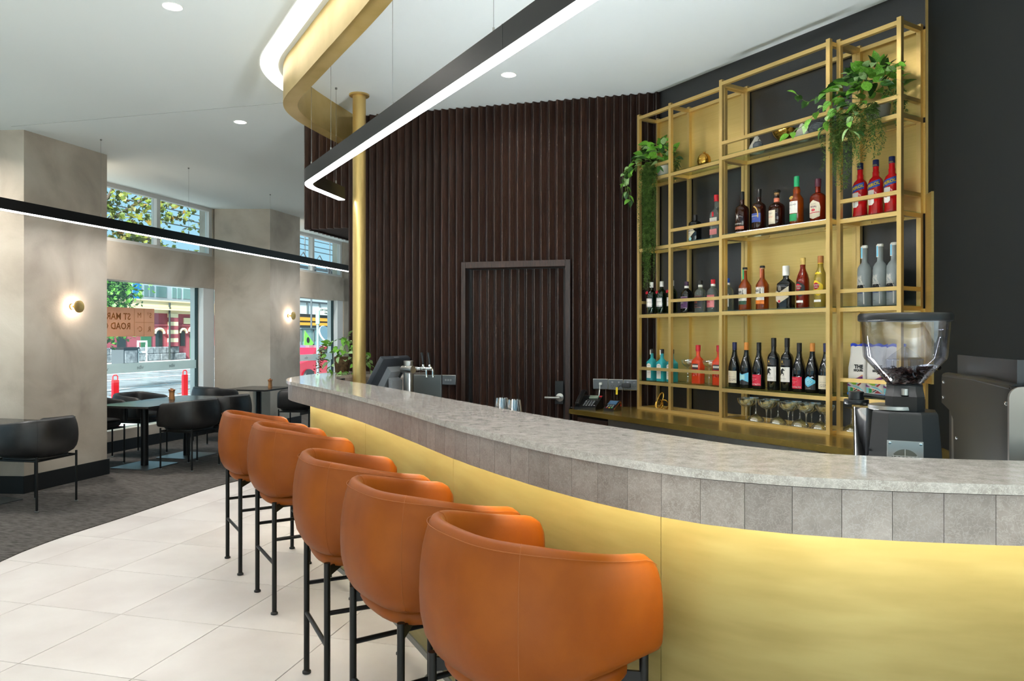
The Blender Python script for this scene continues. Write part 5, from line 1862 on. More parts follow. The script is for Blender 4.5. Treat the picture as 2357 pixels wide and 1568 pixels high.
MB().bbox(-0.052, -0.036, -0.062, -0.058, -0.068, -0.010, 0.001).build('tag', 'label_yellow', o)
x, y, _ = wl(2.08, 0.09)
o = tag(MB().tube(catmull([(x, y, 1.104), (x - 0.006, y - 0.03, 1.07), (x - 0.014, y - 0.05, 1.02), (x - 0.02, y - 0.08, 0.985)], 6), 0.0035, 8).build('phone_cable', 'white_paint', None, 60), 'white cable hanging from the wall plate to the phone', 'cable')

# ---- till screen on the return of the bar
t = thing('till_screen', 'tilted till touchscreen on a grey stand behind the bar', 'till', (-0.905, 5.42, 0.93), R(-118))
# local -y is the screen side
tilt = Matrix.Translation((0, 0, 0.29)) @ Matrix.Rotation(R(-32), 4, 'X')
sc_ = MB().bbox(-0.165, 0.165, -0.022, 0.018, -0.14, 0.14, 0.008).xf(tilt).build('screen_case', 'dark_grey_plastic', t, 40)
MB().box(-0.15, 0.15, -0.0235, -0.0222, -0.12, 0.125).xf(tilt).build('touchscreen', 'black_wall', sc_)
MB().box(-0.03, 0.03, -0.002, 0.006, 0.1402, 0.1412).xf(tilt).build('status_bar', 'grey_plastic', sc_)
MB().hexa([tuple(tilt @ Vector(p)) for p in ((-0.075, 0.018, -0.13), (0.075, 0.018, -0.13), (0.06, 0.06, -0.10), (-0.06, 0.06, -0.10), (-0.075, 0.018, 0.07), (0.075, 0.018, 0.07), (0.06, 0.055, 0.05), (-0.06, 0.055, 0.05))]).build('back_housing', 'grey_plastic', t)
MB().loft([[(-0.06, 0.05, 0.26), (0.06, 0.05, 0.26), (0.06, 0.085, 0.24), (-0.06, 0.085, 0.24)], [(-0.06, 0.055, 0.15), (0.06, 0.055, 0.15), (0.06, 0.085, 0.15), (-0.06, 0.085, 0.15)], [(-0.08, 0.09, 0.02), (0.08, 0.09, 0.02), (0.08, 0.125, 0.02), (-0.08, 0.125, 0.02)], [(-0.09, 0.08, 0.0), (0.09, 0.08, 0.0), (0.09, 0.14, 0.0), (-0.09, 0.14, 0.0)]]).build('stand', 'grey_plastic', t)
MB().bbox(-0.11, 0.11, -0.08, 0.14, 0.0, 0.012, 0.004).build('stand_base', 'grey_plastic', t)

# ---- beer font
TX, TY = -0.735, 5.28
t = thing('beer_font', 'brushed steel T-shaped beer font with two black tap handles', 'beer tap', (TX, TY, 0.93), R(-18))
MB().lathe([(0.036, 0), (0.036, 0.384), (0.034, 0.386)], 28).build('column', 'steel', t, 40)
MB().cyl((-0.045, 0.0, 0.325), (0.062, -0.055, 0.325), 0.026, 24).build('cross_tube', 'steel', t, 40)
for k in range(2):
    bx, by = 0.062 + k * 0.058, 0.03 - 0.02 * k
    tp = MB().lathe([(0.013, 0), (0.016, 0.006), (0.013, 0.010), (0.016, 0.016), (0.013, 0.022), (0.016, 0.028), (0.012, 0.034), (0.012, 0.075), (0.016, 0.078), (0.016, 0.09), (0.008, 0.094)], 18).xf(
        Matrix.Translation((0.03 + k * 0.05, 0.03, 0.33)) @ Matrix.Rotation(R(90), 4, 'Y')).build('tap_body', 'chrome', t, 40)
    ex = 0.03 + k * 0.05 + 0.082
    MB().tube(catmull([(ex, 0.03, 0.335), (ex + 0.012, 0.028, 0.318), (ex + 0.014, 0.026, 0.29), (ex + 0.018, 0.024, 0.268)], 4), 0.008, 10).build('spout', 'chrome', tp, 50)
    MB().lathe([(0.010, 0.34), (0.012, 0.35), (0.007, 0.362)], 12, (ex - 0.012, 0.03, 0)).build('collar', 'chrome', tp, 40)
    MB().tube([(ex - 0.012, 0.03, 0.358), (ex - 0.017, 0.03, 0.40), (ex - 0.024, 0.03, 0.445)], 0.0085, 12, r2=0.0105).build('handle', 'black_plastic', tp, 40)
x, y = -0.652, 5.72
o = tag(MB().bbox(-0.118, 0.118, -0.012, 0.012, 0.0, 0.262, 0.002).build('splash_panel', 'steel_dull'), 'plain steel splash panel standing behind the beer taps', 'panel')
o.location = (x, y, 0.93)
o.rotation_euler = (0, 0, U_ANG)
# little red flower bud in a bud holder before the font
o = thing('red_flower', 'tiny red artificial flower in front of the beer font', 'flower', (-0.70, 4.92, 0.93), 0)
MB().cyl((0, 0, 0), (0, 0, 0.10), 0.0025, 6).build('stem', 'label_dgreen', o)
for k in range(6):
    a = k * math.pi / 3
    MB().lathe([(0.002, 0), (0.009, 0.008), (0.009, 0.016), (0.003, 0.022)], 8).xf(Matrix.Translation((0.009 * math.cos(a), 0.009 * math.sin(a), 0.098)) @ Matrix.Rotation(0.25, 4, Vector((-math.sin(a), math.cos(a), 0)))).build('petal', 'cap_red', o, 50)

# ---- wine glasses on the bench
for x, y, tx in ((-0.052, 3.86, 'clear wine glass behind the bar, farther of two'), (0.012, 3.76, 'clear wine glass behind the bar, nearer of two')):
    o = thing('wine_glass', tx, 'glass', (x, y, 0.93), 0, 'wine glasses behind the bar')
    MB().lathe([(0.031, 0.242), (0.036, 0.21), (0.041, 0.175), (0.041, 0.15), (0.032, 0.12), (0.012, 0.10), (0.0045, 0.092), (0.004, 0.02), (0.007, 0.006), (0.036, 0.0015), (0.038, 0)], 30, caps=False).build('bowl_and_stem', 'glass_clear', o, 60)
    MB().lathe([(0.0302, 0.242), (0.035, 0.21), (0.040, 0.175), (0.040, 0.15), (0.031, 0.1215), (0.008, 0.103)], 30, caps=False).build('inner_bowl', 'glass_clear', o, 60)

# ---- coffee grinder
GX, GY = 1.136, 2.15
t = thing('coffee_grinder', 'black coffee grinder with large clear hopper of beans and round logo plate', 'coffee grinder', (GX, GY, 0.93), R(-27))


def octo(hw, hd, c, z):
    return [(-hw + c, -hd, z), (hw - c, -hd, z), (hw, -hd + c, z), (hw, hd - c, z), (hw - c, hd, z), (-hw + c, hd, z), (-hw, hd - c, z), (-hw, -hd + c, z)]


MB().loft([octo(0.108, 0.108, 0.055, 0.0), octo(0.106, 0.106, 0.055, 0.05), octo(0.083, 0.085, 0.042, 0.345), octo(0.078, 0.080, 0.040, 0.353)]).build('body', 'black_satin', t, 35)
MB().loft([octo(0.05, 0.055, 0.02, 0.353), octo(0.05, 0.062, 0.02, 0.395), octo(0.047, 0.05, 0.02, 0.412), octo(0.045, 0.045, 0.018, 0.424)]).build('neck', 'black_satin', t, 35)
MB().lathe([(0.045, 0.405), (0.047, 0.41), (0.047, 0.425), (0.042, 0.43)], 28).build('collar', 'black_plastic', t, 40)
MB().lathe([(0.066, 0.354), (0.068, 0.356), (0.068, 0.366), (0.060, 0.368)], 40, (-0.028, 0.0, 0.0)).build('adjusting_ring', 'steel', t, 20)
MB().lathe([(0.010, 0), (0.010, 0.018)], 14, (0.0, -0.062, 0.400)).build('screw_knob', 'steel', t, 40)
MB().lathe([(0.043, 0.422), (0.044, 0.43), (0.106, 0.500), (0.109, 0.508), (0.1165, 0.612)], 48, caps=False).build('hopper', 'glass_hopper', t, 60)
MB().lathe([(0.042, 0.424), (0.1045, 0.5005), (0.1145, 0.611)], 48, caps=False).build('hopper_inner', 'glass_hopper', t, 60)
MB().lathe([(0.119, 0.609), (0.1235, 0.612), (0.1235, 0.626), (0.119, 0.632), (0.02, 0.634)], 48).build('lid', 'black_plastic', t, 40)
# funnel insert
MB().lathe([(0.002, 0.538), (0.012, 0.532), (0.055, 0.500), (0.057, 0.497)], 6, caps=False).build('hopper_cone', 'glass_hopper', t, 20)
for k in range(4):
    a = k * math.pi / 2 + 0.5
    MB().cyl((0.046 * math.cos(a), 0.046 * math.sin(a), 0.45), (0.046 * math.cos(a), 0.046 * math.sin(a), 0.50), 0.008, 10).build('hopper_strut', 'glass_hopper', t)
noisy('bean', ['#1E0F09', '#35190E', '#4A2718'], scale=30, rough=0.35)
bn = MB()
rnd = random.Random(2)
hc = [(-0.0075, 0.0, 0.0), (0.0, 0.0048, 0.001), (0.0075, 0.0, 0.0), (0.0, -0.0048, 0.001), (0.0, 0.0, 0.0042), (0.0, 0.0, -0.0032)]
hf = [(0, 3, 4), (3, 2, 4), (2, 1, 4), (1, 0, 4), (3, 0, 5), (2, 3, 5), (1, 2, 5), (0, 1, 5)]
for k in range(900):
    z = rnd.uniform(0.430, 0.474)
    rr = (0.042 + (z - 0.424) * 0.82) * math.sqrt(rnd.random()) * 0.94
    a = rnd.uniform(0, 6.283)
    zz = z + 0.006 * math.cos(a) * rr / 0.08
    m = Matrix.Translation((rr * math.cos(a), rr * math.sin(a), zz)) @ Matrix.Rotation(rnd.uniform(0, 6.28), 4, 'Z') @ Matrix.Rotation(rnd.uniform(-1, 1), 4, 'X') @ Matrix.Rotation(rnd.uniform(-0.7, 0.7), 4, 'Y')
    bn.add([m @ Vector(p) for p in hc], hf)
ob = bn.build('coffee_beans', 'bean', t, 60)
ob['kind'] = 'stuff'
# plate with the round grid logo (on the sloping front face)
fs = math.atan2(0.106 - 0.085, 0.345 - 0.05)
PLM = Matrix.Translation((0.0, -0.1068, 0.05)) @ Matrix.Rotation(-fs, 4, 'X')
pl = MB().bbox(-0.045, 0.045, -0.003, 0.0, 0.115, 0.225, 0.001).xf(PLM).build('logo_plate', 'steel', t)
mat('logo_grey', '#57584F', 0.5)
MB().lathe([(0.036, 0), (0.036, 0.0008)], 40).xf(PLM @ Matrix.Translation((0, -0.0031, 0.166)) @ Matrix.Rotation(R(90), 4, 'X')).build('logo_disc', 'logo_grey', pl)
mat('logo_line', '#C4C2BC', 0.35, 0.6)
for a, b, c, d in ((-0.001, 0.001, -0.036, 0.036), (-0.036, 0.036, -0.001, 0.001), (-0.030, -0.028, -0.02, 0.02), (0.028, 0.030, -0.02, 0.02), (-0.032, 0.032, 0.016, 0.018), (-0.032, 0.032, -0.018, -0.016)):
    MB().box(a, b, -0.0046, -0.004, 0.166 + c, 0.166 + d).xf(PLM).build('logo_line', 'logo_line', pl)
for cx_, cz_ in ((-0.0145, 0.0085), (0.0145, 0.0085), (-0.0145, -0.0085), (0.0145, -0.0085)):
    m = text_mb('M', 0.021, depth=0.0002, bold=0.0012)
    m.v = [(a + cx_, -0.0048, 0.166 + cz_ + c) for a, b, c in m.v]
    m.xf(PLM).build('lettering', 'logo_line', pl)
for sx in (-0.038, 0.038):
    for zz in (0.122, 0.218):
        MB().lathe([(0.004, 0), (0.004, 0.001), (0.002, 0.002)], 10).xf(PLM @ Matrix.Translation((sx, -0.003, zz)) @ Matrix.Rotation(R(90), 4, 'X')).build('screw', 'chrome', pl)
for k in range(3):
    z = 0.235 - k * 0.022
    xx = 0.1035 - 0.0765 * 0 - (z - 0.05) * 0.078
    MB().box(-xx + 0.001, -xx - 0.003, -0.052, -0.012, z, z + 0.006).build('vent_slot', 'black_wall', t)
# dosing fork with portafilter rest
MB().tube([(-0.05, 0.02, 0.385), (-0.10, 0.03, 0.390), (-0.135, 0.035, 0.388)], 0.006, 8).build('lever', 'black_plastic', t)
MB().lathe([(0.020, 0.375), (0.022, 0.377), (0.022, 0.398), (0.018, 0.40)], 18, (-0.128, 0.035, 0)).build('dose_cap', 'black_plastic', t, 40)
MB().lathe([(0.034, 0.362), (0.035, 0.364), (0.035, 0.374), (0.034, 0.376)], 18, (-0.128, 0.035, 0)).build('dose_flange', 'black_plastic', t, 40)
MB().lathe([(0.026, 0.13), (0.030, 0.14), (0.033, 0.345), (0.034, 0.352)], 24, (-0.105, 0.06, 0)).build('dosing_chamber', 'chrome', t, 40)

# ---- espresso machine
mx, my = 1.354, 2.01
ang = math.atan2(2.69 - 2.01, 1.556 - 1.354) - R(90)
t = thing('espresso_machine', 'black sided espresso machine with brushed steel back panel beside the grinder', 'coffee machine', (mx, my, 0.93), ang)
# local y runs along the side panel away from the bar, x across the machine
MB().box(0.012, 0.78, 0.03, 0.66, 0.06, 0.40).build('housing', 'black_satin', t)
side = [(0.0, 0.0), (0.0, 0.425), (0.03, 0.432), (0.66, 0.432), (0.705, 0.425), (0.712, 0.41), (0.712, 0.325), (0.60, 0.305), (0.565, 0.28), (0.545, 0.0)]
MB().add([(0.0, a, b) for a, b in side] + [(0.012, a, b) for a, b in side], [tuple(range(10)), tuple(range(10, 20))[::-1]] + [(i, 10 + i, 10 + (i + 1) % 10, (i + 1) % 10) for i in range(10)]).build('side_panel', mat('machine_black', '#15140F', 0.4), t)
MB().tube([(0.02, 0.02, 0.424), (0.02, 0.35, 0.430), (0.02, 0.70, 0.424)], 0.022, 12, flat=0.5).build('top_edge', 'black_satin', t, 50)
MB().prism(round_rect(0.39, 0.22, 0.03), 0, 0.012).xf(Matrix.Translation((0.378, -0.002, 0.21)) @ Matrix.Rotation(R(90), 4, 'X')).build('back_panel', 'steel_panel', t)
MB().bbox(0.0, 0.76, 0.10, 0.60, 0.425, 0.432, 0.003).build('cup_tray', 'black_satin', t)
rl = MB().box(0.03, 0.036, 0.06, 0.63, 0.432, 0.50).build('cup_guard', 'black_wall', t)
MB().box(0.036, 0.76, 0.06, 0.066, 0.432, 0.50).build('cup_guard', 'black_wall', t)
for yy, zz in ((0.69, 0.40), (0.69, 0.345), (0.05, 0.38), (0.53, 0.22)):
    MB().lathe([(0.006, 0), (0.006, 0.002), (0.003, 0.004)], 12).xf(Matrix.Translation((0.0, yy, zz)) @ Matrix.Rotation(R(-90), 4, 'Y')).build('screw', 'chrome', t, 40)
MB().box(0.004, 0.010, 0.548, 0.60, 0.0, 0.29).build('drip_side', 'steel', t)
MB().tube(catmull([(-0.01, 0.70, 0.45), (-0.03, 0.74, 0.455), (-0.06, 0.76, 0.45), (-0.09, 0.765, 0.44)], 5), 0.009, 10).build('steam_arm', 'chrome', t, 50)
MB().lathe([(0.012, 0), (0.017, 0.006), (0.017, 0.018), (0.01, 0.026)], 16, (-0.095, 0.765, 0.425)).build('steam_knob', 'chrome', t, 50)

# ================================================================== PLANTS
noisy('leaf_dark', ['#1C3A16', '#2C5420', '#3F6E2B'], scale=18, rough=0.45, rand=0.35)
noisy('leaf_fresh', ['#4F8A22', '#6BAA35', '#8CC152'], scale=18, rough=0.45, rand=0.3)
noisy('leaf_pale', ['#7BA35A', '#9CBF7B', '#BCD3A0'], scale=18, rough=0.5, rand=0.25)
mat('leaf_bronze', '#7A4E16', 0.5)
noisy('frond_green', ['#3C5A22', '#57762F', '#76934A'], scale=30, rough=0.55)
mat('stem_green', '#5E7A2E', 0.6)
noisy('coir', ['#4A3520', '#6B4F32'], scale=40, rough=0.95, bump=0.5)
mat('pot_white', '#CFCBBE', 0.6)
mat('pot_grey', '#8C887E', 0.7)


def leaf_mesh(mt, L=1.0, W=0.62, fold=0.18, droop=0.25):
    """a folded leaf with a midrib, unit length along +y"""
    prof = [(0.0, 0.02), (0.08, 0.30), (0.25, 0.48), (0.45, 0.50), (0.65, 0.40), (0.82, 0.22), (0.94, 0.08), (1.0, 0.005)]
    vs, fs = [], []
    for a, w in prof:
        z = -droop * a * a
        vs += [(-w * W, a * L, z + fold * w), (0, a * L, z), (w * W, a * L, z + fold * w)]
    for i in range(len(prof) - 1):
        b = i * 3
        fs += [(b, b + 1, b + 4, b + 3), (b + 1, b + 2, b + 5, b + 4)]
    return MB().add(vs, fs).mesh('leaf', mt, 60)


LD, LF, LP = leaf_mesh('leaf_dark'), leaf_mesh('leaf_fresh'), leaf_mesh('leaf_pale', W=0.55)


def place_leaf(par, me, p, d, size, rnd):
    """leaf at p pointing along d"""
    d = Vector(d).normalized()
    q = d.to_track_quat('Y', 'Z')
    e = (q @ Matrix.Rotation(rnd.uniform(-0.7, 0.7), 3, 'Y').to_quaternion()).to_euler()
    return inst('leaf', me, par, p, e, (size, size, size))


def vine(par, pts, me_list, sizes, rnd, step=0.035, stem=True):
    P = catmull(pts, 8)
    if stem:
        MB().tube(P[::2], 0.0016, 5).build('stem', 'stem_green', par)
    acc = 0.0
    sgn = 1
    for i in range(1, len(P)):
        acc += (P[i] - P[i - 1]).length
        if acc > step:
            acc = 0
            tdir = (P[i] - P[i - 1]).normalized()
            side = tdir.cross(Vector((0, 0, 1)))
            if side.length < 0.1:
                side = Vector((1, 0, 0))
            side.normalize()
            sgn = -sgn
            d = tdir * 0.5 + side * sgn * rnd.uniform(0.5, 1.1) + Vector((0, 0, rnd.uniform(-0.5, 0.35)))
            place_leaf(par, rnd.choice(me_list), P[i], d, rnd.uniform(*sizes), rnd)
    d = P[-1] - P[-2]
    place_leaf(par, rnd.choice(me_list), P[-1], d, rnd.uniform(*sizes), rnd)


def fronds(par, roots, rnd, name='trailing_fronds', nl=0.020):
    mb = MB()
    for (x, y, z, ln, bx, by) in roots:
        n = max(6, int(ln / 0.009))
        px_, py_ = x, y
        for k in range(n):
            t_ = k / n
            cx_ = x + bx * min(1, t_ * 2.2) + 0.010 * math.sin(t_ * 7 + x * 50)
            cy_ = y + by * min(1, t_ * 2.2) + 0.008 * math.cos(t_ * 6 + y * 70)
            cz_ = z + 0.03 * math.sin(min(1, t_ * 3) * math.pi) * (1 if t_ < 0.33 else 0) - ln * t_
            for s_ in range(4):
                a = rnd.uniform(0, 6.283)
                l = nl * rnd.uniform(0.7, 1.25) * (1 - 0.35 * t_)
                dx, dy, dz = math.cos(a) * l, math.sin(a) * l, -l * rnd.uniform(0.15, 0.75)
                wx, wy = -math.sin(a) * 0.0034, math.cos(a) * 0.0034
                mb.add([(cx_, cy_, cz_), (cx_ + dx * 0.5 + wx, cy_ + dy * 0.5 + wy, cz_ + dz * 0.4), (cx_ + dx, cy_ + dy, cz_ + dz), (cx_ + dx * 0.5 - wx, cy_ + dy * 0.5 - wy, cz_ + dz * 0.4)], [(0, 1, 2, 3)])
    o = mb.build(name, 'frond_green', par)
    o['kind'] = 'stuff'


# left shelf plant (root frame: x along the shelf, -y to the front)
rnd = random.Random(11)
x, y, _ = sh(-0.70, 0.165)
t = thing('trailing_plant', 'trailing plant in pale pot spilling over the left brass shelf', 'plant', (x, y, ST[1]), S_ANG, 'trailing shelf plants')
MB().lathe([(0.045, 0), (0.05, 0.004), (0.058, 0.085), (0.054, 0.09), (0.052, 0.075)], 24).build('pot', 'pot_white', t, 40)
MB().lathe([(0.052, 0.07), (0.03, 0.078), (0.002, 0.08)], 20).build('soil', 'coir', t)
for k in range(85):
    a = rnd.uniform(0, 6.283)
    el = rnd.uniform(0.15, 1.3)
    rr = rnd.uniform(0.08, 0.17)
    p = Vector((math.cos(a) * math.cos(el) * rr * 1.15 - 0.03, math.sin(a) * math.cos(el) * rr * 0.85 - 0.045, 0.10 + math.sin(el) * rr * 1.1))
    if p.y > 0.07:
        p.y = 0.06
    d = Vector((p.x, p.y, rnd.uniform(-0.05, 0.12)))
    place_leaf(t, rnd.choice([LD, LD, LF, LF, LP]), p, d, rnd.uniform(0.055, 0.09), rnd)
for vp in ([(-0.05, -0.05, 0.12), (-0.16, -0.11, 0.17), (-0.25, -0.16, 0.10), (-0.28, -0.18, -0.03)],
           [(-0.05, -0.06, 0.10), (-0.16, -0.14, 0.10), (-0.21, -0.19, -0.02), (-0.17, -0.20, -0.16)],
           [(-0.03, -0.06, 0.10), (-0.15, -0.13, 0.14), (-0.24, -0.18, 0.05), (-0.23, -0.19, -0.09)],
           [(0.03, -0.06, 0.12), (0.06, -0.13, 0.13), (0.09, -0.15, 0.05)],
           [(0.0, 0.0, 0.10), (0.02, -0.03, 0.24), (0.05, -0.05, 0.27)]):
    vine(t, [Vector(p) for p in vp], [LD, LF, LF, LP], (0.05, 0.072), rnd, 0.03)
fronds(t, [(rnd.uniform(-0.11, 0.05), rnd.uniform(-0.15, -0.12), 0.05 + rnd.uniform(-0.01, 0.05), rnd.uniform(0.35, 0.95), rnd.uniform(-0.02, 0.02), rnd.uniform(-0.025, 0.005)) for k in range(44)]
       + [(0.10 + rnd.uniform(-0.03, 0.03), -0.02 + rnd.uniform(-0.03, 0.02), 0.16, rnd.uniform(0.12, 0.22), 0.05, 0.0) for k in range(7)], rnd)

# right shelf plant
rnd = random.Random(23)
x, y, _ = sh(1.03, 0.165)
t = thing('trailing_plant', 'large trailing plant in grey pot on the right brass shelf, above the red bottles', 'plant', (x, y, ST[1]), S_ANG, 'trailing shelf plants')
MB().lathe([(0.05, 0), (0.055, 0.004), (0.066, 0.095), (0.062, 0.10), (0.06, 0.085)], 24).build('pot', 'pot_grey', t, 40)
MB().lathe([(0.06, 0.08), (0.03, 0.088), (0.002, 0.09)], 20).build('soil', 'coir', t)
for k in range(120):
    a = rnd.uniform(0, 6.283)
    el = rnd.uniform(0.1, 1.35)
    rr = rnd.uniform(0.10, 0.20)
    p = Vector((math.cos(a) * math.cos(el) * rr * 1.1 - 0.03, math.sin(a) * math.cos(el) * rr * 0.8 - 0.05, 0.13 + math.sin(el) * rr * 1.05))
    if p.y > 0.07:
        p.y = 0.06
    d = Vector((p.x, p.y, rnd.uniform(-0.05, 0.12)))
    place_leaf(t, rnd.choice([LD, LD, LF, LF, LP]), p, d, rnd.uniform(0.055, 0.09), rnd)
for vp in ([(-0.06, -0.08, 0.16), (-0.18, -0.17, 0.20), (-0.29, -0.22, 0.16), (-0.36, -0.24, 0.22)],
           [(-0.06, -0.08, 0.14), (-0.18, -0.18, 0.14), (-0.30, -0.24, 0.03), (-0.40, -0.26, -0.01)],
           [(-0.05, -0.08, 0.12), (-0.15, -0.18, 0.09), (-0.21, -0.21, -0.02)],
           [(-0.02, -0.08, 0.14), (-0.03, -0.17, 0.06), (-0.05, -0.20, -0.05), (0.0, -0.2, -0.08)],
           [(0.05, -0.08, 0.16), (0.13, -0.12, 0.26), (0.19, -0.12, 0.25)]):
    vine(t, [Vector(p) for p in vp], [LD, LF, LF, LP], (0.05, 0.075), rnd, 0.032)
fronds(t, [(rnd.uniform(-0.20, 0.10), rnd.uniform(-0.16, -0.12), 0.04 + rnd.uniform(-0.01, 0.05), rnd.uniform(0.12, 0.34), rnd.uniform(-0.06, 0.06), rnd.uniform(-0.05, 0.0)) for k in range(40)]
       + [(rnd.uniform(-0.16, -0.05), rnd.uniform(-0.17, -0.13), 0.02, rnd.uniform(0.30, 0.46), -0.02, -0.02) for k in range(6)]
       + [(rnd.uniform(0.08, 0.15), rnd.uniform(-0.10, 0.02), 0.14, rnd.uniform(0.10, 0.2), 0.06, -0.01) for k in range(9)], rnd, nl=0.024)

# plant at the bar end
rnd = random.Random(31)
t = thing('potted_plant', 'bright green bushy plant in coir pot on the rounded bar end', 'plant', (-1.41, 6.16, BAR_Z), 0)
MB().lathe([(0.05, 0), (0.055, 0.01), (0.065, 0.13), (0.06, 0.14), (0.055, 0.12)], 20).build('pot', 'coir', t, 40)
for k in range(86):
    a = rnd.uniform(0, 6.283)
    el = rnd.uniform(-0.25, 1.3)
    rr = rnd.uniform(0.10, 0.19)
    p = Vector((math.cos(a) * math.cos(el) * rr + 0.03, math.sin(a) * math.cos(el) * rr * 0.75 - 0.03, 0.13 + math.sin(el) * rr * 0.95))
    if p.y < -0.03 and abs(p.x + 0.02) < 0.05 and p.z < 0.13:
        continue
    d = Vector((p.x, p.y, rnd.uniform(-0.12, 0.10)))
    place_leaf(t, rnd.choice([LF, LF, LP, LP, LF]), p, d, rnd.uniform(0.05, 0.075), rnd)
for vp in ([(0.03, -0.03, 0.16), (0.10, -0.07, 0.12), (0.13, -0.10, 0.0), (0.14, -0.13, -0.06)], [(0.05, -0.02, 0.18), (0.17, -0.03, 0.20), (0.23, -0.04, 0.13), (0.245, -0.04, 0.03)],
           [(0.05, -0.02, 0.18), (0.16, 0.0, 0.16), (0.215, 0.0, 0.08)], [(0.02, 0.0, 0.2), (0.04, -0.02, 0.29), (0.06, -0.02, 0.32)],
           [(-0.04, -0.05, 0.10), (-0.08, -0.10, 0.05), (-0.06, -0.13, 0.015), (0.05, -0.14, 0.015)]):
    vine(t, [Vector(p) for p in vp], [LF, LP], (0.045, 0.068), rnd, 0.03)
br = MB()
for k in range(170):
    q = rnd.random()
    p = Vector((-0.14 - 0.05 * q + rnd.gauss(0, 0.018), -0.06 + rnd.gauss(0, 0.03), 0.22 - 0.21 * q + rnd.gauss(0, 0.012)))
    if p.z < 0.006:
        p.z = 0.008
    a, b = rnd.uniform(0, 6.28), rnd.uniform(-0.8, 0.8)
    e1 = Vector((math.cos(a), math.sin(a), b)) * 0.011
    e2 = Vector((-math.sin(a), math.cos(a), rnd.uniform(-0.5, 0.5))) * 0.007
    br.add([p - e1, p - e2, p + e1, p + e2], [(0, 1, 2, 3)])
o = br.build('bronze_sprigs', 'leaf_bronze', t)
o['kind'] = 'stuff'

# ================================================================== STREET
noisy('asphalt', ['#5B6064', '#70757A', '#868B90'], scale=0.8, stretch=(1, 4, 1), rough=0.16, rough2=0.42, spec=0.6)
noisy('paving', ['#A3A29E', '#BAB9B5'], scale=3, rough=0.5)
mat('line_white', '#DADCDC', 0.4)
mat('kerb', '#3E4144', 0.5)
GZ = -0.19
pv = struct(room(MB().box(-11.0, WINV - 0.25, -2, 40, -0.5, -0.16), 'pavement', 'paving'))
rd = struct(room(MB().box(-31.0, -11.0, -2, 140, -0.5, GZ), 'road', 'asphalt'))
for v0, v1 in ((-11.15, -11.0), (-31.0, -30.8)):
    room(MB().box(v0, v1, -2, 140, GZ, -0.15), 'kerb', 'kerb', rd)
for v0 in (-14.2, -17.6, -21.2, -24.5):
    room(MB().box(v0 - 0.07, v0 + 0.07, -2, 140, GZ, GZ + 0.004), 'lane_line', 'line_white', rd)
struct(room(MB().box(WINV - 0.25, 40, -40, UMIN - 0.2, -0.5, -0.2), 'corner_pavement', 'paving'))
struct(room(MB().box(VMAX + 0.2, 40, UMIN - 0.2, 30, -0.5, -0.2), 'side_pavement', 'paving'))
struct(room(MB().box(-60.0, -31.0, -2, 160, -0.5, -0.15), 'far_pavement', 'paving'))
# fallen leaves on the road
fl = MB()
rnd = random.Random(4)
for k in range(260):
    v_, u_ = rnd.uniform(-16, -11.4), rnd.uniform(9, 26)
    a = rnd.uniform(0, 6.28)
    s_ = rnd.uniform(0.04, 0.09)
    fl.add([(v_ + s_ * math.cos(a + q), u_ + s_ * math.sin(a + q), GZ + 0.006 + 0.01 * (i % 2)) for i, q in enumerate((0, 1.57, 3.14, 4.71))], [(0, 1, 2, 3)])
o = room(fl, 'fallen_leaves', mat('leaf_litter', '#7A4A2C', 0.7))
tag(o, 'brown fallen leaves scattered on the wet road', 'leaves')
o['kind'] = 'stuff'


def red_post(u_, v_, tx):
    x, y, _ = uv(u_, v_)
    t = thing('bike_post', tx, 'post', (x, y, -0.16), U_ANG + R(90), 'red street posts')
    w, h = 0.058, 1.02
    out = [(-w, 0), (w, 0), (w, h - 0.04)] + [(w - 0.03 + 0.03 * math.cos(R(a)), h - 0.03 + 0.03 * math.sin(R(a))) for a in range(15, 91, 15)] + [(-w + 0.03 + 0.03 * math.cos(R(a)), h - 0.03 + 0.03 * math.sin(R(a))) for a in range(90, 166, 15)] + [(-w, h - 0.04)]
    MB().vprism([(-w, 0), (w, 0), (w, h - 0.075), (-w, h - 0.075)], -0.02, 0.02).build('plate', mat('post_red', '#C4101C', 0.4), t)
    MB().tube([(-w + 0.008, 0, h - 0.08), (-w + 0.008, 0, h - 0.02), (-w + 0.03, 0, h), (w - 0.03, 0, h), (w - 0.008, 0, h - 0.02), (w - 0.008, 0, h - 0.08)], 0.010, 8).build('top_loop', 'post_red', t)


red_post(9.82, -9.0, 'flat red street post outside, left of the sign window table')
red_post(11.45, -9.0, 'flat red street post outside, by the right edge of the sign window')

# ---- station building across the road
noisy('brick_red', ['#7E3038', '#93404A', '#A4505A'], scale=30, stretch=(1, 1, 3), rough=0.8)
mat('render_cream', '#D8C7A0', 0.8)
mat('render_tan', '#C9B690', 0.8)
noisy('bluestone', ['#55585B', '#6E7174', '#85888A'], scale=4, rough=0.9, bump=0.6, bscale=9)
mat('door_green', '#2C5B3A', 0.5)
mat('dark_opening', '#1F2624', 0.4)
FV = -34.0
x0, y0, _ = uv(40, FV)
stn = thing('station_building', 'red brick and cream railway building across the street', 'building', (x0, y0, -0.15), U_ANG)


def sb(mb, name, mt, par=None):
    m = Matrix.Translation((0, -40, 0))
    mb.v = [(a - FV, b - 40, c + 0.15) for a, b, c in mb.v]
    return mb.build(name, mt, par or stn)


sb(MB().box(FV - 1.0, FV, 30, 56.5, -0.15, 2.9), 'brick_wall', 'brick_red')
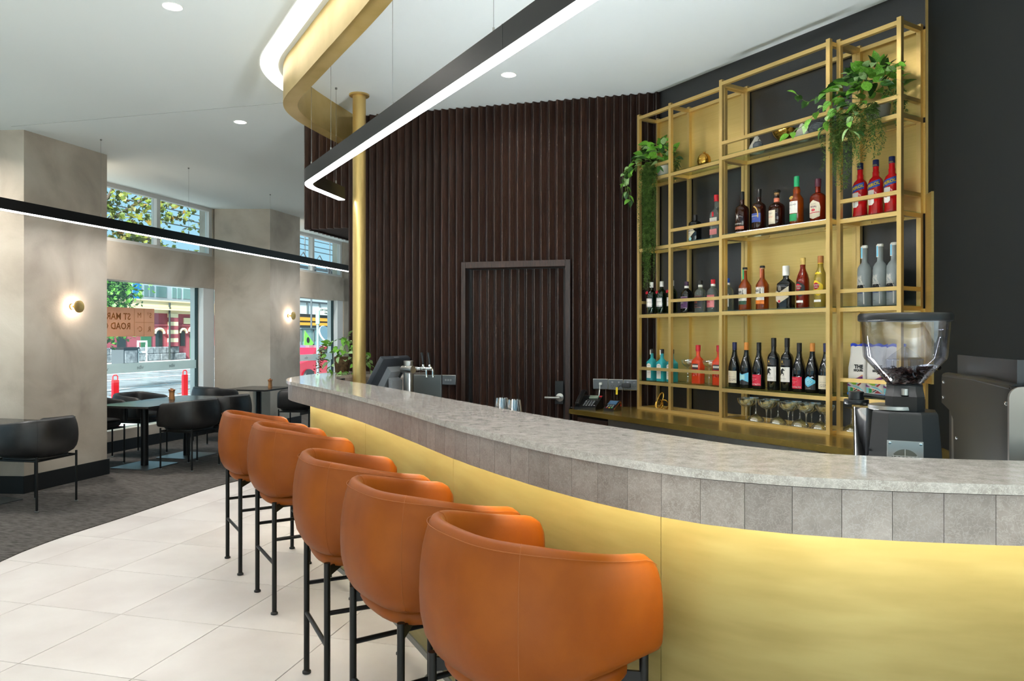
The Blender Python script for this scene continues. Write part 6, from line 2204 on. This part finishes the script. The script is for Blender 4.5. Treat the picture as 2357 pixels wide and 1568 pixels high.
# rock-faced plinth blocks in two courses
for c_ in range(2):
    u_ = 30.0 + c_ * 0.6
    while u_ < 47:
        if not (41.9 < u_ + 0.6 < 44.6 and u_ + 1.2 > 43.4):
            sb(MB().bbox(FV - 0.3, FV + 0.16 - 0.05 * c_ + rnd.uniform(-0.02, 0.02), u_ + 0.012, u_ + 1.188, -0.14 + c_ * 0.44, 0.285 + c_ * 0.44, 0.04), 'plinth_block', 'bluestone')
        u_ += 1.2
sb(MB().box(FV - 1.0, FV + 0.18, 30, 56.5, 2.9, 3.1), 'frieze', 'render_tan')
sb(MB().box(FV - 1.0, FV + 0.40, 30, 56.5, 3.1, 3.18), 'cornice', 'render_cream')
sb(MB().box(FV - 1.0, FV + 0.32, 30, 56.5, 3.18, 3.30), 'cornice', 'render_tan')
sb(MB().box(FV - 1.0, FV + 0.12, 30, 56.5, 3.30, 3.66), 'parapet', 'render_cream')
sb(MB().box(FV - 1.0, FV + 0.20, 30, 56.5, 3.66, 3.74), 'coping', 'render_cream')
# banded pilasters with a drainpipe
for pu in (33.4, 41.95, 49.2):
    for k in range(8):
        sb(MB().box(FV, FV + 0.22, pu - 0.38, pu + 0.38, 0.75 + k * 0.27, 0.75 + k * 0.27 + 0.262), 'pilaster_band', 'render_cream' if k % 2 else 'brick_red')
    sb(MB().cyl((FV + 0.3, pu - 0.55, -0.1), (FV + 0.3, pu - 0.55, 3.6), 0.06, 8), 'drainpipe', 'dark_opening')
# arched openings with cream hood moulds
for ou, w_, z0_, z1_, mt_, tx in ((37.55, 0.34, 0.75, 1.95, 'dark_opening', 'window'), (39.6, 0.45, -0.05, 1.95, 'door_green', 'door'), (40.75, 0.30, 0.75, 1.75, 'dark_opening', 'window'), (43.0, 0.22, 0.75, 1.75, 'dark_opening', 'window'),
                                  (44.15, 0.42, -0.05, 1.95, 'door_green', 'door'), (45.5, 0.35, 0.75, 1.9, 'dark_opening', 'window'), (35.2, 0.45, 0.75, 1.9, 'dark_opening', 'window')):
    prof = [(-w_, z0_), (w_, z0_), (w_, z1_ - w_ * 0.55)] + [(w_ * math.cos(R(a)), z1_ - w_ * 0.55 + w_ * 0.55 * math.sin(R(a))) for a in range(20, 180, 20)] + [(-w_, z1_ - w_ * 0.55)]
    m = MB().vprism(prof, 0, 0.03)
    m.v = [(FV + 0.01 + y, ou + x, z) for x, y, z in m.v]
    op = sb(m, tx, mt_)
    hood = [((w_ + 0.12) * math.cos(R(a)), z1_ - w_ * 0.55 + (w_ * 0.55 + 0.14) * math.sin(R(a))) for a in range(0, 181, 20)]
    m = MB().tube([(FV + 0.08, ou + a, b) for a, b in hood], 0.09, 6)
    sb(m, 'hood_mould', 'render_cream')
for ou, w_ in ((39.0, 1.55), (44.3, 1.6), (35.6, 1.3)):
    sb(MB().box(FV, FV + 0.06, ou - w_ * 0.75, ou + w_ * 0.75, 2.25, 2.65), 'name_panel', 'render_cream')
sb(MB().box(FV, FV + 0.04, 30, 56.5, 2.08, 2.2), 'string_course', 'brick_red')

# ---- train above the parapet
mat('train_silver', '#B9BEC2', 0.35, 0.4)
mat('train_glass', '#6E8A86', 0.15)
mat('train_blue', '#2F8CC8', 0.4)
x0, y0, _ = uv(45, FV - 4.5)
trn = thing('train', 'silver suburban train passing above the station wall', 'train', (x0, y0, 3.3), U_ANG)
for k in range(4):
    o_ = (-14 + k * 12.4)
    MB().bbox(-2.6, 0.0, o_ + 0.1, o_ + 12.2, 0.0, 2.7, 0.25).build('carriage', 'train_silver', trn, 40)
    for j in range(4):
        uu = o_ + 1.2 + j * 2.9
        wn_ = MB().bbox(0.0, 0.03, uu + 1.25, uu + 2.35, 0.95, 1.75, 0.012).build('window', 'train_glass', trn)
        for q in (0, 0.55):
            MB().bbox(0.0, 0.03, uu + q + 0.05, uu + q + 0.48, 0.95, 1.75, 0.012).build('door_window', 'train_glass', trn)
    MB().box(0.0, 0.02, o_ + 0.2, o_ + 1.0, 0.3, 1.9).build('end_panel', 'train_blue', trn)
# ---- lattice gantries
mat('gantry_grey', '#3C4144', 0.6)
for gu, tx in ((41.4, 'dark steel lattice mast between the tree and the train doors'), (39.2, 'dark steel lattice mast half hidden by the street tree')):
    x0, y0, _ = uv(gu, FV - 3.2)
    g = thing('lattice_mast', tx, 'mast', (x0, y0, 3.9), U_ANG, 'railway masts')
    for a in (-0.45, 0.45):
        MB().box(-0.05, 0.05, a - 0.05, a + 0.05, 0, 5.5).build('upright', 'gantry_grey', g)
    for k in range(6):
        z = k * 0.9
        MB().cyl((0, -0.45, z), (0, 0.45, z + 0.9), 0.035, 6).build('brace', 'gantry_grey', g)
        MB().cyl((0, 0.45, z), (0, -0.45, z + 0.9), 0.035, 6).build('brace', 'gantry_grey', g)
# ---- street furniture before the station
x0, y0, _ = uv(35.2, -31.6)
o = thing('litter_bin', 'dark square litter bin on the far footpath', 'bin', (x0, y0, -0.15), U_ANG)
MB().box(-0.4, 0.4, -0.55, 0.55, 0, 0.85).build('body', 'gantry_grey', o)
MB().box(-0.45, 0.45, -0.6, 0.6, 0.85, 0.95).build('lid', 'black_satin', o)
MB().box(0.4, 0.42, -0.45, 0.45, 0.08, 0.78).build('door', 'bluestone', o)
x0, y0, _ = uv(36.3, -31.4)
o = thing('timetable_frame', 'white metal frame stand on the far footpath', 'stand', (x0, y0, -0.15), U_ANG)
for a in (-0.33, 0.33):
    MB().box(-0.04, 0.04, a - 0.04, a + 0.04, 0, 1.3).build('post', 'white_paint', o)
for z in (0.6, 1.22):
    MB().box(-0.04, 0.04, -0.37, 0.37, z, z + 0.1).build('crossbar', 'white_paint', o)

# ---- rail bridge seen through the far bay
x0, y0, _ = uv(62, -34)
br_ = thing('rail_bridge', 'rail bridge with white girder and orange band beyond the far window', 'bridge', (x0, y0, 0), U_ANG)
mat('band_orange', '#D9962E', 0.6)
mat('bridge_white', '#C9CCCB', 0.6)
MB().box(-2, 0, -5.5, 14, 3.35, 4.35).build('girder', 'bridge_white', br_)
MB().box(-2, 0.05, -5.5, 14, 2.75, 3.05).build('height_band', 'band_orange', br_)
MB().box(-2, 0.05, -5.5, 14, 2.35, 2.6).build('height_band', 'band_orange', br_)
MB().box(-2, -0.1, -5.5, 14, 0.9, 3.4).build('underside', 'gantry_grey', br_)
MB().box(-1, 0.1, -5.5, 14, 4.35, 4.5).build('walkway', 'gantry_grey', br_)
for k in range(9):
    MB().box(0.0, 0.1, -5 + k * 2.2, -4.85 + k * 2.2, 3.35, 4.35).build('stiffener', 'steel_dull', br_)
mat('sign_cream', '#DDDDD0', 0.5)
sgn_ = MB().box(0.1, 0.16, -0.75, 1.55, 3.32, 3.98).build('clearance_sign', 'sign_cream', br_)
for tx, z, sz in (('LOW CLEARANCE', 3.78, 0.26), ('4.0m', 3.50, 0.26)):
    m = text_mb(tx, sz, depth=0.004, bold=0.006)
    m.v = [(0.17, 0.40 + a, z + c) for a, b, c in m.v]
    m.build('lettering', 'ink_black', sgn_)
# train on the bridge
x0, y0, _ = uv(62, -36)
o = thing('train', 'blue striped train on the bridge beyond the far window', 'train', (x0, y0, 4.5), U_ANG)
MB().bbox(-2.4, 0, -6, 14, 0, 2.6, 0.2).build('carriage', 'train_silver', o)
for k in range(12):
    MB().box(0, 0.03, -5.6 + k * 1.6, -4.6 + k * 1.6, 0.75, 1.5).build('window', 'train_blue' if k % 2 else 'train_glass', o)

# ---- tram stop
x0, y0, _ = uv(36.6, -20)
ts_ = thing('tram_stop', 'glazed tram stop with green arrow panel beyond the far window', 'tram stop', (x0, y0, GZ), U_ANG)
MB().box(-2.2, 0.0, -4, 6, 0, 0.35).build('platform', 'paving', ts_)
thin_glass('stop_glass', (0.75, 0.88, 0.84), 0.1, milk=0.25, milkcol=(0.6, 0.75, 0.72))
for k in range(6):
    p_ = MB().box(-0.06, -0.04, -2.2 + k * 1.25, -1.0 + k * 1.25, 0.55, 1.95).build('pane', 'stop_glass', ts_)
    MB().box(-0.08, 0.0, -2.24 + k * 1.25, -2.18 + k * 1.25, 0.35, 2.05).build('post', 'gantry_grey', ts_)
MB().box(-0.1, 0.02, -2.3, 5.3, 1.98, 2.06).build('handrail', 'steel_dull', ts_)
m = MB().add([(0.0, -2.1, 0.58), (0.0, -1.95, 1.92), (0.0, -1.05, 1.25), (0.02, -2.1, 0.58), (0.02, -1.95, 1.92), (0.02, -1.05, 1.25)], [(0, 1, 2), (5, 4, 3), (0, 3, 4, 1), (1, 4, 5, 2), (2, 5, 3, 0)])
gp = m.build('arrow_panel', mat('stop_green', '#74C043', 0.5), ts_)
MB().lathe([(0.15, 0), (0.15, 0.01)], 20).xf(Matrix.Translation((0.022, -1.65, 1.42)) @ Matrix.Rotation(R(90), 4, 'Y')).build('emblem', 'ink_black', gp)
for q in (0.15, 1.35):
    MB().box(-0.03, 0.0, q, q + 0.62, 0.75, 1.32).build('notice', mat('notice', '#8C8A78', 0.6), ts_)
# ---- pole with mirror near the far bay
x0, y0, _ = uv(16.2, -9.0)
o = thing('street_pole', 'grey street pole with tilted round traffic mirror beyond the far window', 'pole', (x0, y0, -0.16), U_ANG)
MB().cyl((0, 0, 0), (0, 0, 2.1), 0.035, 12).build('shaft', mat('pole_grey', '#6B7678', 0.5), o, 40)
MB().cyl((0, 0, 1.92), (0, 0, 2.25), 0.05, 12).build('sleeve', mat('pole_green', '#7FA58C', 0.5), o, 40)
mm = Matrix.Translation((0.12, 0.18, 1.68)) @ Matrix.Rotation(R(20), 4, 'X') @ Matrix.Rotation(R(62), 4, 'Y')
mr_ = MB().lathe([(0.20, 0), (0.215, 0.004), (0.215, 0.02), (0.15, 0.035), (0.02, 0.04)], 28).xf(mm).build('mirror', 'chrome', o, 50)
MB().lathe([(0.222, -0.02), (0.222, 0.012), (0.21, 0.012)], 28).xf(mm).build('mirror_rim', 'white_paint', mr_, 40)
MB().lathe([(0.10, -0.06), (0.15, -0.022)], 20).xf(mm).build('mirror_back', 'cap_red', mr_, 40)
MB().cyl((0, 0, 1.75), (0.10, 0.16, 1.72), 0.014, 8).build('bracket', 'pole_grey', o)
# ---- traffic signals
for tu, tz, col, em, tx in ((35.5, 4.75, 'label_green', 'sig_green', 'green'), (37.4, 4.75, 'gantry_grey', None, 'unlit'), (40.4, 4.85, 'cap_red', 'sig_red', 'red')):
    x0, y0, _ = uv(tu, -20.0)
    o = thing('traffic_signal', 'traffic signal showing %s above the street beyond the far window' % tx, 'traffic light', (x0, y0, GZ), U_ANG, 'street traffic signals')
    MB().cyl((-0.1, 0, 0), (-0.1, 0, tz + 0.9), 0.05, 8).build('pole', 'gantry_grey', o)
    MB().bbox(-0.05, 0.12, -0.16, 0.16, tz - 0.25, tz + 0.75, 0.03).build('housing', 'black_satin', o)
    for k in range(3):
        lit = (tx == 'green' and k == 0) or (tx == 'red' and k == 0)
        mt_ = emitter(em, '#35D06A' if tx == 'green' else '#FF2F6B', 1.2) if (lit and em) else 'gantry_grey'
        MB().lathe([(0.11, 0), (0.11, 0.02)], 16).xf(Matrix.Translation((0.12, 0, tz - 0.1 + 0.3 * k)) @ Matrix.Rotation(R(90), 4, 'Y')).build('lens', mt_, o)
# ---- overhead wires and catenary
x0, y0, _ = uv(50, -30)
o = thing('overhead_wires', 'overhead railway wires and beams against the sky', 'wires', (x0, y0, 0), U_ANG)
for v_, z_ in ((0, 8.3), (1.5, 7.6), (-2, 9.2)):
    MB().cyl((v_, -20, z_), (v_, 40, z_ + 0.6), 0.035, 5).build('wire', 'gantry_grey', o)
for u_ in (2, 6, 10, 14):
    MB().cyl((0, u_, 7.2), (0, u_, 10.6), 0.045, 5).build('hanger', 'gantry_grey', o)
for k in range(6):
    MB().cyl((1.5, -2 + k * 2.4, 6.6), (1.5, -0.8 + k * 2.4, 7.6), 0.04, 5).build('brace', 'gantry_grey', o)
    MB().cyl((1.5, -0.8 + k * 2.4, 7.6), (1.5, 0.4 + k * 2.4, 6.6), 0.04, 5).build('brace', 'gantry_grey', o)
MB().box(1.4, 1.6, -4, 14, 6.4, 6.6).build('beam', 'gantry_grey', o)
# ---- red car
x0, y0, _ = uv(22.2, -12.8)
car = thing('car', 'red car passing on the wet road beyond the far window', 'car', (x0, y0, GZ), U_ANG)
cp_ = [(-2.0, 0.28), (-2.05, 0.55), (-1.9, 0.78), (-1.2, 0.88), (-0.7, 1.28), (0.6, 1.34), (1.25, 0.95), (1.95, 0.82), (2.05, 0.5), (2.0, 0.28)]
MB().add([(-0.82, a, b) for a, b in cp_] + [(0.82, a, b) for a, b in cp_], [tuple(range(10))[::-1], tuple(range(10, 20))] + [(i, (i + 1) % 10, 10 + (i + 1) % 10, 10 + i) for i in range(10)]).build('body', mat('car_red', '#B3122A', 0.2, coat=0.6), car)
MB().add([(0.83, a, b) for a, b in ((-0.95, 0.9), (-0.6, 1.2), (0.5, 1.25), (1.0, 0.95))] + [(0.835, a, b) for a, b in ((-0.95, 0.9), (-0.6, 1.2), (0.5, 1.25), (1.0, 0.95))], [(0, 1, 2, 3), (7, 6, 5, 4), (0, 4, 5, 1), (1, 5, 6, 2), (2, 6, 7, 3), (3, 7, 4, 0)]).build('side_window', 'dark_opening', car)
for a in (-1.25, 1.25):
    for b in (-0.8, 0.8):
        MB().lathe([(0.30, -0.1), (0.31, -0.08), (0.31, 0.08), (0.30, 0.1)], 20).xf(Matrix.Translation((b, a, 0.31)) @ Matrix.Rotation(R(90), 4, 'Y')).build('wheel', 'black_satin', car, 40)

# ---- street trees
noisy('plane_leaf', ['#2F420F', '#4C5A14', '#626119', '#6B4416'], scale=3.0, rough=0.6, contrast=(0.3, 0.7))
noisy('green_leaf', ['#23480F', '#386618', '#548A2A'], scale=3.0, rough=0.6)
mat('bark', '#4A4036', 0.9)


def leaf_cloud(par, name, mt, blobs, n, size, rnd):
    mb = MB()
    star = [(0.0, -0.5), (0.28, -0.30), (0.55, -0.05), (0.25, 0.05), (0.38, 0.42), (0.12, 0.28), (0.0, 0.62), (-0.12, 0.28), (-0.38, 0.42), (-0.25, 0.05), (-0.55, -0.05), (-0.28, -0.30)]
    tot = sum(b[6] for b in blobs)
    for (cx_, cy_, cz_, rx, ry, rz_, wt) in blobs:
        for k in range(int(n * wt / tot)):
            p = Vector((rnd.gauss(0, 0.45) * rx + cx_, rnd.gauss(0, 0.45) * ry + cy_, rnd.gauss(0, 0.45) * rz_ + cz_))
            s_ = size * rnd.uniform(0.6, 1.25)
            m = Matrix.Translation(p) @ Matrix.Rotation(rnd.uniform(0, 6.28), 4, 'Z') @ Matrix.Rotation(rnd.uniform(0.4, 1.5), 4, 'X') @ Matrix.Rotation(rnd.uniform(0, 6.28), 4, 'Z')
            mb.add([m @ Vector((a * s_, b * s_, 0.06 * s_ * abs(a))) for a, b in star] + [m @ Vector((0, 0, 0))], [(i, (i + 1) % 12, 12) for i in range(12)])
    o = mb.build(name, mt, par)
    o['kind'] = 'stuff'
    return o


rnd = random.Random(17)
x0, y0, _ = uv(11.2, -11.0)
tr_ = thing('street_tree', 'plane tree with turning leaves outside the upper sign bay window', 'tree', (x0, y0, -0.16), U_ANG)
# local: x = v offset, y = u offset
MB().tube(catmull([(0, -1.3, 0), (0.0, -1.3, 1.5), (0.1, -1.2, 3.0), (0.3, -0.8, 4.4), (0.5, -0.2, 5.6)], 5), 0.14, 10, r2=0.06).build('trunk', 'bark', tr_, 50)
for pts in ([(0.1, -1.2, 2.9), (0.6, -0.4, 3.5), (1.0, 0.6, 4.3), (1.2, 1.4, 5.0)], [(0.05, -1.25, 2.6), (0.7, -0.7, 3.0), (1.2, 0.2, 3.4), (1.4, 0.9, 3.5)], [(0.2, -1.1, 3.4), (1.0, -0.6, 3.9), (1.3, -0.5, 4.6)]):
    MB().tube(catmull([Vector(p) for p in pts], 5), 0.045, 7, r2=0.012).build('branch', 'bark', tr_, 50)
leaf_cloud(tr_, 'foliage', 'plane_leaf', [(1.0, -0.4, 4.0, 1.0, 1.0, 0.8, 5), (0.9, 0.2, 3.35, 0.8, 0.7, 0.35, 3), (1.1, 0.9, 4.1, 0.7, 0.7, 0.55, 2.0), (1.0, 0.5, 4.9, 1.1, 1.2, 0.7, 2.2), (1.2, 2.0, 3.7, 0.5, 0.7, 0.8, 0.30), (0.4, -1.8, 4.0, 1.0, 0.9, 0.9, 3)], 1500, 0.11, rnd)
x0, y0, _ = uv(18.2, -17.0)
tr2_ = thing('street_tree', 'bright green street tree behind the orange window sign', 'tree', (x0, y0, GZ), U_ANG)
MB().tube(catmull([(0, -0.2, 0), (0.0, -0.2, 1.2), (0.1, -0.1, 2.4), (0.1, 0, 3.4)], 5), 0.10, 10, r2=0.05).build('trunk', 'bark', tr2_, 50)
leaf_cloud(tr2_, 'foliage', 'green_leaf', [(0, -0.3, 2.75, 0.8, 1.05, 0.75, 4), (0, 0.15, 3.1, 0.7, 0.75, 0.5, 2), (0, -0.1, 1.75, 0.7, 0.85, 0.32, 1.2)], 2000, 0.13, rnd)
